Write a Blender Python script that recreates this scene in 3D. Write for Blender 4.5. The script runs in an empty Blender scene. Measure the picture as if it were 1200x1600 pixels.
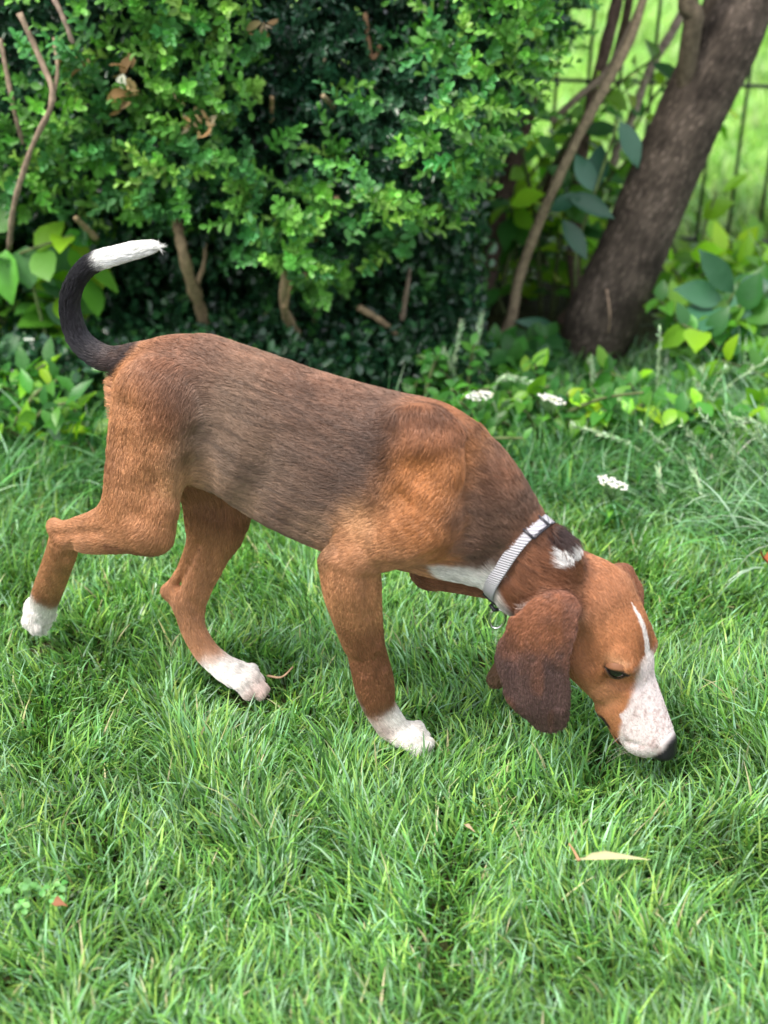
import bpy, math, random, time
import numpy as np
from mathutils import Vector

random.seed(7)
R = np.random.default_rng(11)
scene = bpy.context.scene
COL = scene.collection
rad = math.radians

# ------------------------------------------------------------------ camera
CAM_H, PITCH, FPX = 1.0, rad(27.0), 2323.0          # focal length in pixels of a 1200 x 1600 frame
cam = bpy.data.objects.new("camera", bpy.data.cameras.new("camera"))
COL.objects.link(cam); scene.camera = cam
cam.location = (0, 0, CAM_H)
cam.rotation_euler = (rad(90) - PITCH, 0, 0)
cam.data.sensor_fit = 'VERTICAL'; cam.data.sensor_height = 36.0; cam.data.sensor_width = 27.0
cam.data.lens = 36.0 * FPX / 1600.0
cam.data.clip_start, cam.data.clip_end = 0.05, 400
cam.data.dof.use_dof = True
cam.data.dof.focus_distance = 1.66
cam.data.dof.aperture_fstop = 3.7

# ------------------------------------------------------------------ world, sun, exposure
SUN_EL, SUN_AZ = rad(63), rad(-125)                  # azimuth measured from +Y towards +X: high, in front and to the left, softened by cloud
world = bpy.data.worlds.new("World"); scene.world = world; world.use_nodes = True
wn = world.node_tree; wn.nodes.clear()
wo = wn.nodes.new("ShaderNodeOutputWorld"); wb = wn.nodes.new("ShaderNodeBackground")
sky = wn.nodes.new("ShaderNodeTexSky"); sky.sky_type = 'NISHITA'; sky.sun_disc = False
sky.sun_elevation = SUN_EL; sky.sun_rotation = SUN_AZ
sky.air_density = 1.0; sky.dust_density = 3.0; sky.ozone_density = 1.0
wb.inputs[1].default_value = 0.15
veil = wn.nodes.new("ShaderNodeMix"); veil.data_type = 'RGBA'; veil.inputs[0].default_value = .4   # thin bright cloud over the blue
veil.inputs[7].default_value = (9.0, 8.7, 8.2, 1)
wn.links.new(sky.outputs[0], veil.inputs[6]); wn.links.new(veil.outputs[2], wb.inputs[0]); wn.links.new(wb.outputs[0], wo.inputs[0])
sun = bpy.data.objects.new("sun", bpy.data.lights.new("sun", 'SUN'))
COL.objects.link(sun)
sun.data.energy = 2.3; sun.data.angle = rad(22); sun.data.color = (1.0, 0.95, 0.86)
sd = Vector((math.sin(SUN_AZ) * math.cos(SUN_EL), math.cos(SUN_AZ) * math.cos(SUN_EL), math.sin(SUN_EL)))
sun.rotation_euler = sd.to_track_quat('Z', 'Y').to_euler()
scene.view_settings.view_transform = 'Standard'; scene.view_settings.look = 'None'
scene.view_settings.exposure = 1.08; scene.view_settings.gamma = 1.0
scene.view_settings.use_curve_mapping = False
scene.cycles.use_denoising = True
scene.cycles.max_bounces = 8; scene.cycles.transparent_max_bounces = 8
scene.cycles.diffuse_bounces = 4; scene.cycles.glossy_bounces = 2; scene.cycles.transmission_bounces = 4
scene.cycles.sample_clamp_indirect = 4.0
scene.cycles.caustics_reflective = False; scene.cycles.caustics_refractive = False

# ------------------------------------------------------------------ helpers
def tag(o, label=None, cat=None, group=None, kind=None):
    if label: o["label"] = label
    if cat: o["category"] = cat
    if group: o["group"] = group
    if kind: o["kind"] = kind
    return o

def empty(name, loc=(0, 0, 0)):
    o = bpy.data.objects.new(name, None); COL.objects.link(o); o.location = loc
    o.empty_display_size = 0.05
    return o

def link(name, me, mat=None, parent=None, smooth=True):
    o = bpy.data.objects.new(name, me); COL.objects.link(o)
    if mat is not None: me.materials.append(mat)
    if smooth and len(me.polygons): me.polygons.foreach_set("use_smooth", np.ones(len(me.polygons), bool))
    if parent is not None:
        o.parent = parent
        o.matrix_parent_inverse = parent.matrix_world.inverted() if parent.type != 'EMPTY' else \
            __import__("mathutils").Matrix.Translation(parent.location).inverted()
    return o

def mesh_from(name, V, F, col=None, extra=None):
    """V (n,3); F (m,k) with one face size; col (n,3) goes in as the colour of each leaf, blade or patch of coat."""
    V = np.asarray(V, np.float32); F = np.asarray(F, np.int32)
    me = bpy.data.meshes.new(name)
    me.vertices.add(len(V)); me.vertices.foreach_set("co", V.ravel())
    k = F.shape[1]
    me.loops.add(F.size); me.loops.foreach_set("vertex_index", F.ravel())
    me.polygons.add(len(F)); me.polygons.foreach_set("loop_start", np.arange(0, F.size, k, dtype=np.int32))
    me.update(calc_edges=True)
    if col is not None:
        a = me.attributes.new("tint", 'FLOAT_COLOR', 'POINT')
        c = np.ones((len(V), 4), np.float32); c[:, :3] = col
        a.data.foreach_set("color", c.ravel())
    if extra is not None:
        for kx, vx in extra.items():
            a = me.attributes.new(kx, 'FLOAT', 'POINT'); a.data.foreach_set("value", np.asarray(vx, np.float32))
    me.validate(verbose=False) if False else None
    return me

class MB:
    """collects vertices and quads of one mesh"""
    def __init__(s): s.v = []; s.f = []; s.c = []; s.n = 0
    def add(s, V, F, col=(1, 1, 1)):
        V = np.asarray(V, float); F = np.asarray(F, int)
        s.v.append(V); s.f.append(F + s.n); s.n += len(V)
        c = np.asarray(col, float)
        s.c.append(np.broadcast_to(c, (len(V), 3)) if c.ndim == 1 else c)
    def tube(s, pts, radii, sides=10, col=(1, 1, 1), closed=True, rough=0.0):
        pts = np.asarray(pts, float); n = len(pts)
        radii = np.broadcast_to(np.asarray(radii, float), (n,))
        T = np.gradient(pts, axis=0); T /= np.linalg.norm(T, axis=1)[:, None] + 1e-12
        ref = np.array([0, 0, 1.0]) if abs(T[0][2]) < .8 else np.array([1.0, 0, 0])
        A = np.cross(T[0], ref); A /= np.linalg.norm(A)
        V = []
        for i in range(n):
            A = A - T[i] * A.dot(T[i]); A /= np.linalg.norm(A); B = np.cross(T[i], A)
            th = np.arange(sides) * 2 * np.pi / sides
            rr = radii[i] * (1 + rough * R.normal(size=sides))
            V.append(pts[i] + np.outer(np.cos(th) * rr, A) + np.outer(np.sin(th) * rr, B))
        V = np.concatenate(V)
        i, j = np.meshgrid(np.arange(n - 1), np.arange(sides), indexing='ij'); i = i.ravel(); j = j.ravel()
        j2 = (j + 1) % sides
        F = np.stack([i * sides + j, i * sides + j2, (i + 1) * sides + j2, (i + 1) * sides + j], 1)
        if closed:
            V = np.concatenate([V, pts[:1] , pts[-1:]]); a = n * sides
            jj = np.arange(sides); j2 = (jj + 1) % sides
            F = np.concatenate([F, np.stack([np.full(sides, a), j2, jj, jj], 1)[:, [0, 1, 2, 2]],
                                np.stack([np.full(sides, a + 1), (n - 1) * sides + jj, (n - 1) * sides + j2, (n - 1) * sides + j2], 1)])
        s.add(V, F, col)
    def build(s, name, mat, parent=None, smooth=True):
        V = np.concatenate(s.v); F = np.concatenate(s.f); C = np.concatenate(s.c)
        tri = F[:, 2] == F[:, 3]
        me = bpy.data.meshes.new(name)
        me.vertices.add(len(V)); me.vertices.foreach_set("co", V.astype(np.float32).ravel())
        q = F[~tri]; t = F[tri][:, :3]
        li = np.concatenate([q.ravel(), t.ravel()]).astype(np.int32)
        st = np.concatenate([np.arange(len(q)) * 4, len(q) * 4 + np.arange(len(t)) * 3]).astype(np.int32)
        me.loops.add(len(li)); me.loops.foreach_set("vertex_index", li)
        me.polygons.add(len(st)); me.polygons.foreach_set("loop_start", st)
        me.update(calc_edges=True)
        a = me.attributes.new("tint", 'FLOAT_COLOR', 'POINT')
        c = np.ones((len(V), 4), np.float32); c[:, :3] = C
        a.data.foreach_set("color", c.ravel())
        return link(name, me, mat, parent, smooth)

def spline(P, n):
    """Catmull-Rom through the rows of P, n samples"""
    P = np.asarray(P, float); m = len(P)
    Q = np.concatenate([2 * P[:1] - P[1:2], P, 2 * P[-1:] - P[-2:-1]])
    t = np.linspace(0, m - 1 - 1e-9, n); i = t.astype(int); f = (t - i)[:, None]
    a, b, c, d = Q[i], Q[i + 1], Q[i + 2], Q[i + 3]
    return .5 * (2 * b + (c - a) * f + (2 * a - 5 * b + 4 * c - d) * f ** 2 + (3 * b - a - 3 * c + d) * f ** 3)

def vnoise(P, seed=0):
    """smooth value noise in 3-D, -1..1"""
    P = np.asarray(P, float); I = np.floor(P).astype(np.int64); f = P - I; f = f * f * (3 - 2 * f)
    out = 0
    for dx in (0, 1):
        for dy in (0, 1):
            for dz in (0, 1):
                h = (I[:, 0] + dx) * 374761393 + (I[:, 1] + dy) * 668265263 + (I[:, 2] + dz) * 2147483647 + seed * 1274126177
                h = (h ^ (h >> 13)) * 1274126177; h = h ^ (h >> 16)
                r = (h & 0xFFFF) / 32767.5 - 1
                out = out + r * (f[:, 0] if dx else 1 - f[:, 0]) * (f[:, 1] if dy else 1 - f[:, 1]) * (f[:, 2] if dz else 1 - f[:, 2])
    return out

cP, sP = math.cos(PITCH), math.sin(PITCH)
def ray(px, py):
    X = (px - 600) / FPX; Y = -(py - 800) / FPX
    d = np.array([X, cP + Y * sP, -sP + Y * cP])
    return d                                          # camera depth 1 along it
def at_z(px, py, z=0.0):
    d = ray(px, py); return np.array([0, 0, CAM_H]) + d * ((z - CAM_H) / d[2])
def at_y(px, py, y):
    d = ray(px, py); return np.array([0, 0, CAM_H]) + d * (y / d[1])
def nrm(v): v = np.asarray(v, float); return v / np.linalg.norm(v)

# ------------------------------------------------------------------ materials
def material(name):
    m = bpy.data.materials.new(name); m.use_nodes = True
    nt = m.node_tree; bs = nt.nodes["Principled BSDF"]
    return m, nt, bs
def N(nt, t, **kw):
    n = nt.nodes.new(t)
    for k, v in kw.items(): setattr(n, k, v)
    return n
def tint_mat(name, rough=0.5, spec=0.5, trans=0.0, bump=None, mul=(1, 1, 1), tr_mul=(1.0, 1.25, 0.45), noise=None):
    """leaf, blade or bark: its own colour from the mesh, an optional share of light let through"""
    m, nt, bs = material(name)
    at = N(nt, "ShaderNodeAttribute", attribute_name="tint")
    src = at.outputs["Color"]
    if noise:
        tc = N(nt, "ShaderNodeTexCoord"); nz = N(nt, "ShaderNodeTexNoise"); nz.inputs["Scale"].default_value = noise[0]
        nz.inputs["Detail"].default_value = 5
        nt.links.new(tc.outputs["Object"], nz.inputs["Vector"])
        mr = N(nt, "ShaderNodeMapRange"); mr.inputs[1].default_value = .3; mr.inputs[2].default_value = .7
        mr.inputs[3].default_value = 1 - noise[1]; mr.inputs[4].default_value = 1 + noise[1]
        nt.links.new(nz.outputs["Fac"], mr.inputs[0])
        vm = N(nt, "ShaderNodeVectorMath", operation='SCALE'); nt.links.new(src, vm.inputs[0]); nt.links.new(mr.outputs[0], vm.inputs["Scale"])
        src = vm.outputs[0]
    nt.links.new(src, bs.inputs["Base Color"])
    bs.inputs["Roughness"].default_value = rough; bs.inputs["Specular IOR Level"].default_value = spec
    if trans:
        out = nt.nodes["Material Output"]
        tl = N(nt, "ShaderNodeBsdfTranslucent"); mx = N(nt, "ShaderNodeMixShader"); mx.inputs[0].default_value = trans
        vm = N(nt, "ShaderNodeVectorMath", operation='MULTIPLY'); vm.inputs[1].default_value = tr_mul
        nt.links.new(src, vm.inputs[0]); nt.links.new(vm.outputs[0], tl.inputs["Color"])
        nt.links.new(bs.outputs[0], mx.inputs[1]); nt.links.new(tl.outputs[0], mx.inputs[2]); nt.links.new(mx.outputs[0], out.inputs[0])
    if bump:
        tc = N(nt, "ShaderNodeTexCoord"); mp = N(nt, "ShaderNodeMapping"); mp.inputs["Scale"].default_value = bump[2]
        nz = N(nt, "ShaderNodeTexNoise"); nz.inputs["Scale"].default_value = bump[0]; nz.inputs["Detail"].default_value = 6
        bp = N(nt, "ShaderNodeBump"); bp.inputs["Strength"].default_value = bump[1]; bp.inputs["Distance"].default_value = .004
        nt.links.new(tc.outputs["Object"], mp.inputs[0]); nt.links.new(mp.outputs[0], nz.inputs["Vector"])
        nt.links.new(nz.outputs["Fac"], bp.inputs["Height"]); nt.links.new(bp.outputs[0], bs.inputs["Normal"])
    return m
# ================================================================== THE DOG
# Body frame: the spine lies in a vertical plane that turns 20 degrees towards the camera.
YAW = rad(20)
U_AX = np.array([math.cos(YAW), -math.sin(YAW), 0]); N_AX = np.array([math.sin(YAW), math.cos(YAW), 0])
D0 = np.array([.036, 1.38, 0.0])
def B(px, py, v=0.0):
    """point of the body plane shifted v metres away from the camera"""
    d = ray(px, py); o = np.array([0, 0, CAM_H])
    t = (N_AX.dot(D0) + v - N_AX.dot(o)) / N_AX.dot(d)
    return o + d * t
def rpx(p): return (p[1] * cP - (p[2] - CAM_H) * sP) / FPX          # metres per pixel at p
def uz(p):
    p = np.atleast_2d(p); q = p - D0
    return np.stack([q @ U_AX, p[:, 2]], 1)

prims = []   # dicts: a, b, ra, rb, k, ax, sq, grp, hair direction, mode
def prim(a, b, ra, rb, k=.012, ax=None, sq=1.0, grp='body', flow=1, mode='add'):
    prims.append(dict(a=np.array(a, float), b=np.array(b, float), ra=ra, rb=rb, k=k, ax=None if ax is None else nrm(ax),
                      sq=sq, grp=grp, flow=flow, mode=mode))
def chain(pts, k=.012, ax=None, sq=1.0, grp='body', flow=1, fac=1.0):
    """pts: (px, py, v, r_px)"""
    A = np.array([list(B(p[0], p[1], p[2])) + [p[3]] for p in pts])
    A[:, 3] = A[:, 3] * np.array([rpx(a[:3]) for a in A]) * fac - .0018          # room for the coat
    S = spline(A, (len(pts) - 1) * 4 + 1)
    S[:, 3] = np.interp(np.linspace(0, len(pts) - 1, len(S)), np.arange(len(pts)), A[:, 3]) * .5 + S[:, 3] * .5
    prims.append(dict(poly=S, a=S[:, :3].min(0), b=S[:, :3].max(0), ra=S[:, 3].max(), rb=S[:, 3].max(), k=k,
                      ax=None if ax is None else nrm(ax), sq=sq, grp=grp, flow=flow, mode='add'))

def sdf(pr, X, want_dir=False):
    if 'poly' in pr:
        S = pr['poly']; best = None; D = None
        for i in range(len(S) - 1):
            q = dict(a=S[i, :3], b=S[i + 1, :3], ra=S[i, 3], rb=S[i + 1, 3], ax=pr['ax'], sq=pr['sq'])
            d = sdf(q, X)
            if want_dir:
                dr = nrm(S[i + 1, :3] - S[i, :3])
                if D is None: D = np.tile(dr, (len(X), 1))
                else: D[d < best] = dr
            best = d if best is None else np.minimum(best, d)
        return (best, D) if want_dir else best
    a, b = pr['a'], pr['b']; ra, rb = pr['ra'], pr['rb']
    P = X - a; ba = b - a
    if pr['ax'] is not None:
        n = pr['ax']; s = pr['sq']
        P = P + np.multiply.outer(P @ n, n) * (1 / s - 1)
        ba = ba + n * (ba @ n) * (1 / s - 1)
    L2 = ba @ ba
    if L2 < 1e-10:
        d = np.sqrt((P * P).sum(-1)) - ra
    else:
        h = np.clip((P @ ba) / L2, 0, 1)
        Q = P - h[..., None] * ba
        d = np.sqrt((Q * Q).sum(-1)) - (ra + (rb - ra) * h)
    if pr['ax'] is not None and pr['sq'] < 1:
        # bring the stretched distance back to metres, mostly right close to the surface
        d = d * (1 - (1 - pr['sq']) * .5)
    return d

def smin(a, b, k):
    h = np.clip(.5 + .5 * (b - a) / k, 0, 1)
    return b * (1 - h) + a * h - k * h * (1 - h)
def smax(a, b, k): return -smin(-a, -b, k)

# ---- trunk (near vertical ellipses: deep and narrow)
TF = 1.05
chain([(690, 790, 0, 114), (640, 762, 0, 134), (570, 748, 0, 138), (470, 712, 0, 131), (378, 668, 0, 120), (292, 640, 0, 106)],
      k=.03, ax=N_AX, sq=.60, fac=TF)
chain([(262, 628, 0, 84), (292, 640, 0, 104)], k=.03, ax=N_AX, sq=.68, flow=-1)
chain([(655, 690, 0, 62), (560, 665, 0, 60), (440, 640, 0, 70), (330, 600, 0, 70)], k=.02, ax=N_AX, sq=.7)      # back muscles
chain([(838, 900, 0, 70), (812, 873, 0, 75), (748, 812, 0, 95), (690, 770, 0, 118)], k=.03, ax=N_AX, sq=.72, grp='neck')
# ribs and flank
chain([(600, 760, -.022, 98), (500, 745, -.024, 98), (420, 715, -.016, 88)], k=.02, ax=N_AX, sq=.52)
chain([(600, 760, .022, 98), (500, 745, .024, 98), (420, 715, .016, 88)], k=.02, ax=N_AX, sq=.52)
# ---- shoulder blades and upper arms
for sg in (-1, 1):
    k = .016
    if sg < 0:
        chain([(664, 672, -.034, 38), (672, 740, -.042, 46), (668, 800, -.050, 42)], k=.045, ax=N_AX, sq=.42, grp='shoulder')
        chain([(676, 806, -.056, 46), (640, 838, -.066, 50), (560, 862, -.064, 38)], k=k, ax=N_AX, sq=.60, grp='shoulder')
        chain([(650, 730, -.046, 52), (590, 830, -.060, 40), (535, 862, -.062, 30)], k=.02, ax=N_AX, sq=.42, grp='shoulder')
        chain([(566, 862, -.064, 34), (511, 866, -.064, 20)], k=.006, grp='leg')
    else:
        chain([(668, 668, .040, 38), (690, 740, .050, 46), (690, 790, .060, 44)], k=k, ax=N_AX, sq=.42, grp='shoulder')
        chain([(690, 800, .058, 44), (680, 852, .060, 40), (672, 890, .058, 30)], k=k, ax=N_AX, sq=.60, grp='shoulder')
# near foreleg
chain([(553, 880, -.062, 44), (552, 912, -.060, 47), (560, 960, -.054, 40), (571, 1010, -.044, 33), (582, 1056, -.034, 34), (586, 1078, -.030, 33),
       (592, 1102, -.026, 28), (610, 1132, -.020, 27)], k=.008, ax=N_AX, sq=.86, grp='leg')
chain([(513, 869, -.064, 19), (532, 930, -.057, 26), (556, 1000, -.046, 22)], k=.01, grp='leg')
# far foreleg, lifted forward with its paw hanging back
chain([(672, 892, .056, 30), (735, 905, .050, 27), (810, 925, .046, 24), (838, 965, .044, 22)], k=.01, grp='leg')
chain([(838, 965, .044, 22), (815, 1010, .044, 18), (790, 1040, .046, 18), (776, 1060, .046, 17)], k=.008, grp='leg')

def paw(px, py, v, r, dx, dy, spread=1.0):
    """four toes in front of a pad; (dx, dy) is the way the toes point, in pixels"""
    c = B(px, py, v); s = rpx(c)
    tip = B(px + dx, py + dy, v); fw = tip - c; L = np.linalg.norm(fw); fw = fw / L
    upv = np.array([0, 0, 1.0]); sd_ = nrm(np.cross(fw, upv)); nn = np.cross(sd_, fw)
    for i, (o, l) in enumerate(((-1.5, .72), (-.5, 1.0), (.5, 1.0), (1.5, .72))):
        o_ = o * r * s * .52 * spread
        a = c + sd_ * o_ * .7 + fw * L * .15
        m = c + sd_ * o_ + fw * L * .60 * l + nn * r * s * .18
        e = c + sd_ * o_ * 1.05 + fw * L * 1.0 * l - nn * r * s * .16
        prim(a, m, r * s * .46, r * s * .40, .005, grp='paw'); prim(m, e, r * s * .40, r * s * .36, .003, grp='paw')
        prim(e, e + fw * r * s * .45 - nn * r * s * .22, r * s * .11, r * s * .05, .002, grp='claw')
    prim(c, c + fw * L * .4 - nn * r * s * .15, r * s * .85, r * s * .66, .008, ax=upv, sq=.8, grp='paw')
paw(626, 1146, -.018, 25, 40, 14)
# ---- near hind leg
chain([(250, 640, -.040, 80), (232, 715, -.050, 72), (224, 775, -.056, 56), (224, 820, -.058, 45)], k=.022, ax=N_AX, sq=.50, grp='thigh')
chain([(258, 700, -.045, 52), (250, 770, -.055, 30), (238, 828, -.058, 33)], k=.015, ax=N_AX, sq=.55, grp='thigh')
chain([(222, 824, -.058, 43), (165, 838, -.054, 31), (110, 838, -.044, 24)], k=.012, ax=N_AX, sq=.66, grp='leg')
chain([(180, 820, -.050, 16), (130, 824, -.046, 9), (86, 823, -.042, 13)], k=.006, grp='leg')
chain([(86, 823, -.038, 13), (99, 848, -.036, 26), (88, 886, -.014, 26), (72, 930, .012, 25), (65, 952, .024, 24)], k=.008, ax=N_AX, sq=.8, grp='leg')
paw(62, 950, .026, 27, 0, 26)
chain([(206, 762, -.052, 36), (172, 808, -.053, 25), (135, 830, -.048, 20)], k=.022, ax=N_AX, sq=.6, grp='leg')
# ---- far hind leg
chain([(300, 690, .040, 75), (335, 770, .048, 62), (335, 820, .048, 48)], k=.02, ax=N_AX, sq=.5, grp='thigh')
chain([(340, 805, .048, 48), (330, 850, .046, 38), (311, 905, .040, 28), (298, 940, .034, 26)], k=.012, ax=N_AX, sq=.7, grp='leg')
chain([(312, 835, .046, 16), (283, 890, .042, 9), (264, 924, .036, 12)], k=.006, grp='leg')
chain([(264, 924, .036, 12), (292, 948, .034, 25), (303, 985, .026, 22), (322, 1018, .018, 22), (350, 1044, .012, 23)], k=.008, ax=N_AX, sq=.85, grp='leg')
paw(362, 1050, .008, 25, 46, 26)
# ---- tail
chain([(285, 590, 0, 40), (225, 563, 0, 26), (170, 561, 0, 21), (128, 534, 0, 18.5), (110, 486, 0, 16.5), (117, 444, 0, 15.5), (143, 413, 0, 16),
       (188, 397, 0, 14.5), (225, 388, 0, 12), (238, 386, 0, 8)], k=.010, grp='tail')

# ---- head, in its own frame: f to the nose, t to the top of the skull, s to the near side; centimetres
HY, HP = rad(33), rad(60)
hh = np.array([math.cos(HY), -math.sin(HY), 0])
HF = hh * math.cos(HP) + np.array([0, 0, -math.sin(HP)])
HT = hh * math.sin(HP) + np.array([0, 0, math.cos(HP)])
HS = np.cross(HF, HT) * -1.0
if HS[1] > 0: HS = -HS
HO = B(927, 953, .030)
def H(f, t, s): return HO + (HF * f + HT * t + HS * s) * .01
def hp(a, b, ra, rb, k=.6, ax=None, sq=1.0, grp='head', flow=1, mode='add'):
    axw = None if ax is None else HF * ax[0] + HT * ax[1] + HS * ax[2]
    prim(H(*a), H(*b), ra * .01, rb * .01, k * .01, axw, sq, grp, flow, mode)
hp((3.0, .3, 0), (-.4, .0, 0), 4.2, 4.65, 1.0, (0, 0, 1), 1.04)                  # skull
hp((1.5, 1.6, 0), (-2.6, 1.2, 0), 2.9, 2.6, 1.0)                                  # occiput
hp((6.0, 1.1, 0), (3.0, .9, 0), 2.9, 3.7, 1.2, (0, 0, 1), 1.05)                  # forehead
for s in (1, -1):
    hp((5.9, 2.5, 2.65 * s), (4.4, 2.5, 2.6 * s), 1.2, 1.25, .8)              # brow
    hp((7.6, -1.2, 1.8 * s), (3.6, -1.8, 2.8 * s), 2.1, 2.5, 1.2)              # cheek
    hp((14.8, -1.1, .85 * s), (10.5, -1.8, 1.2 * s), 1.6, 2.0, .8)          # flews
hp((15.4, 1.1, 0), (7.4, 1.25, 0), 1.55, 2.05, 1.0, (0, 0, 1), 1.08)            # bridge of the muzzle
hp((15.3, -.1, 0), (8.0, -.2, 0), 2.15, 2.7, 1.0, (0, 0, 1), .98)
hp((14.6, -3.0, 0), (7.0, -3.0, 0), 1.15, 1.7, .6)                               # lower jaw
hp((17.1, 1.1, 0), (16.0, 1.85, 0), 1.15, .95, .2, (0, 0, 1), 1.35, grp='nose')  # nose leather
hp((17.2, .3, 0), (16.6, .2, 0), .85, 1.0, .3, (0, 0, 1), 1.2, grp='nose')
hp((-1.0, -.3, 0), (-3.0, -1.4, 0), 4.2, 3.8, 1.2, grp='nape')
prim(H(-2.2, -1.6, 0), B(836, 898, .0), .037, .047, .012, N_AX, .85, grp='nape')
# openings: mouth line, nostrils, eye sockets in front of the brow
for s in (1, -1):
    hp((15.8, -2.6, .9 * s), (11.0, -3.0, 2.5 * s), .10, .14, .25, grp='mouth', mode='sub')
    hp((18.4, 1.0, .55 * s), (17.7, .9, .85 * s), .30, .24, .15, grp='nostril', mode='sub')
    hp((18.0, .8, 1.15 * s), (17.1, .9, 1.9 * s), .15, .12, .15, grp='nostril', mode='sub')
hp((18.0, -.2, 0), (17.0, -1.5, 0), .1, .1, .25, grp='mouth', mode='sub')
EYES = []
for s in (1, -1):
    c = (5.45, 1.5, 3.9 * s)
    hp((8.2, 2.2, 2.7 * s), (7.2, .7, 3.5 * s), .75, .8, 1.1, grp='head', mode='sub')
    EYES.append((c, s))
# ---- ears
EN = nrm([-.34, -.94, .02])
def ear(v, side):
    pts = [(888, 945, v + .010, 20), (862, 966, v + .002, 40), (842, 996, v - .002, 54), (831, 1034, v - .003, 60), (838, 1078, v - .002, 55), (855, 1114, v + .002, 37)]
    return pts
earpts = ear(-.050, 1)
for (p, q) in zip(earpts[:-1], earpts[1:]):
    a, b = B(*p[:3]), B(*q[:3]); ra, rb = p[3] * rpx(a), q[3] * rpx(b)
    prim(a, b, ra, rb, .003, EN, .0040 / ((ra + rb) / 2), grp='ear')
# fold where the ear hangs from the skull
prim(B(898, 943, -.004), B(872, 946, -.032), .011, .012, .020, grp='ear')
prim(B(872, 946, -.034), B(838, 962, -.040), .012, .011, .012, grp='ear')
prim(B(900, 960, -.016), B(891, 990, -.044), .006, .005, .008, grp='ear')
prim(B(866, 832, .0), B(884, 850, .0), .006, .009, .012, grp='nape')
# far ear, mirrored through the head's own middle plane and hanging straight down behind the face
prim(H(1.4, 2.3, -4.1), H(-1.5, 2.3, -4.2), .010, .013, .012, grp='ear')
fe = [H(.3, 1.7, -5.0), H(1.6, -1.6, -5.4), H(3.4, -4.2, -5.4), H(5.0, -7.0, -5.2)]
for a, b, ra, rb in zip(fe[:-1], fe[1:], (.020, .036, .036), (.036, .036, .022)):
    prim(a, b, ra, rb, .003, HS, .0040 / ((ra + rb) / 2), grp='ear')

# ---- evaluate on a grid
VOX = .0025
lo = np.min([np.minimum(p['a'], p['b']) - max(p['ra'], p['rb']) for p in prims], 0) - .02
hi = np.max([np.maximum(p['a'], p['b']) + max(p['ra'], p['rb']) for p in prims], 0) + .02
dim = np.ceil((hi - lo) / VOX).astype(int)
G = np.full(dim, .05, np.float32)
axs = [lo[i] + np.arange(dim[i]) * VOX for i in range(3)]
def apply(G, axs, lo, vox, modes):
    for mode in modes:
        for p in prims:
            if p['mode'] != mode: continue
            ext = max(p['ra'], p['rb']) * max(1, p['sq']) + p['k'] * 1.5 + .006
            l = np.minimum(p['a'], p['b']) - ext; h = np.maximum(p['a'], p['b']) + ext
            i0 = np.clip(np.floor((l - lo) / vox).astype(int), 0, None); i1 = np.minimum(np.ceil((h - lo) / vox).astype(int) + 1, G.shape)
            if (i1 <= i0).any(): continue
            X = np.stack(np.meshgrid(*[axs[i][i0[i]:i1[i]] for i in range(3)], indexing='ij'), -1)
            d = sdf(p, X); S = tuple(slice(i0[i], i1[i]) for i in range(3))
            g = G[S]
            G[S] = smin(g, d, p['k']) if mode == 'add' else smax(g, -d, p['k'])
    return G
t0 = time.time()
apply(G, axs, lo, VOX, ('add',))
def sample(P):
    g = (P - lo) / VOX; i = np.clip(np.floor(g).astype(int), 0, np.array(G.shape) - 2); f = g - i
    o = 0
    for dx in (0, 1):
        for dy in (0, 1):
            for dz in (0, 1):
                w = (f[:, 0] if dx else 1 - f[:, 0]) * (f[:, 1] if dy else 1 - f[:, 1]) * (f[:, 2] if dz else 1 - f[:, 2])
                o = o + w * G[i[:, 0] + dx, i[:, 1] + dy, i[:, 2] + dz]
    return o
def onskin(px, py):
    """first skin met at this place of the near flank"""
    d = nrm(ray(px, py)); t = np.linspace(1.2, 2.2, 2500); P = np.array([0, 0, CAM_H]) + t[:, None] * d
    ok = np.all((P > lo) & (P < hi), axis=1); v = np.where(ok, sample(P), 1); k = np.argmax(v < 0)
    return P[k] if v[k] < 0 else None
def skin_n(p, e=.004):
    g = np.array([sample((p + np.eye(3)[i] * e)[None])[0] - sample((p - np.eye(3)[i] * e)[None])[0] for i in range(3)]); return nrm(g)
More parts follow.
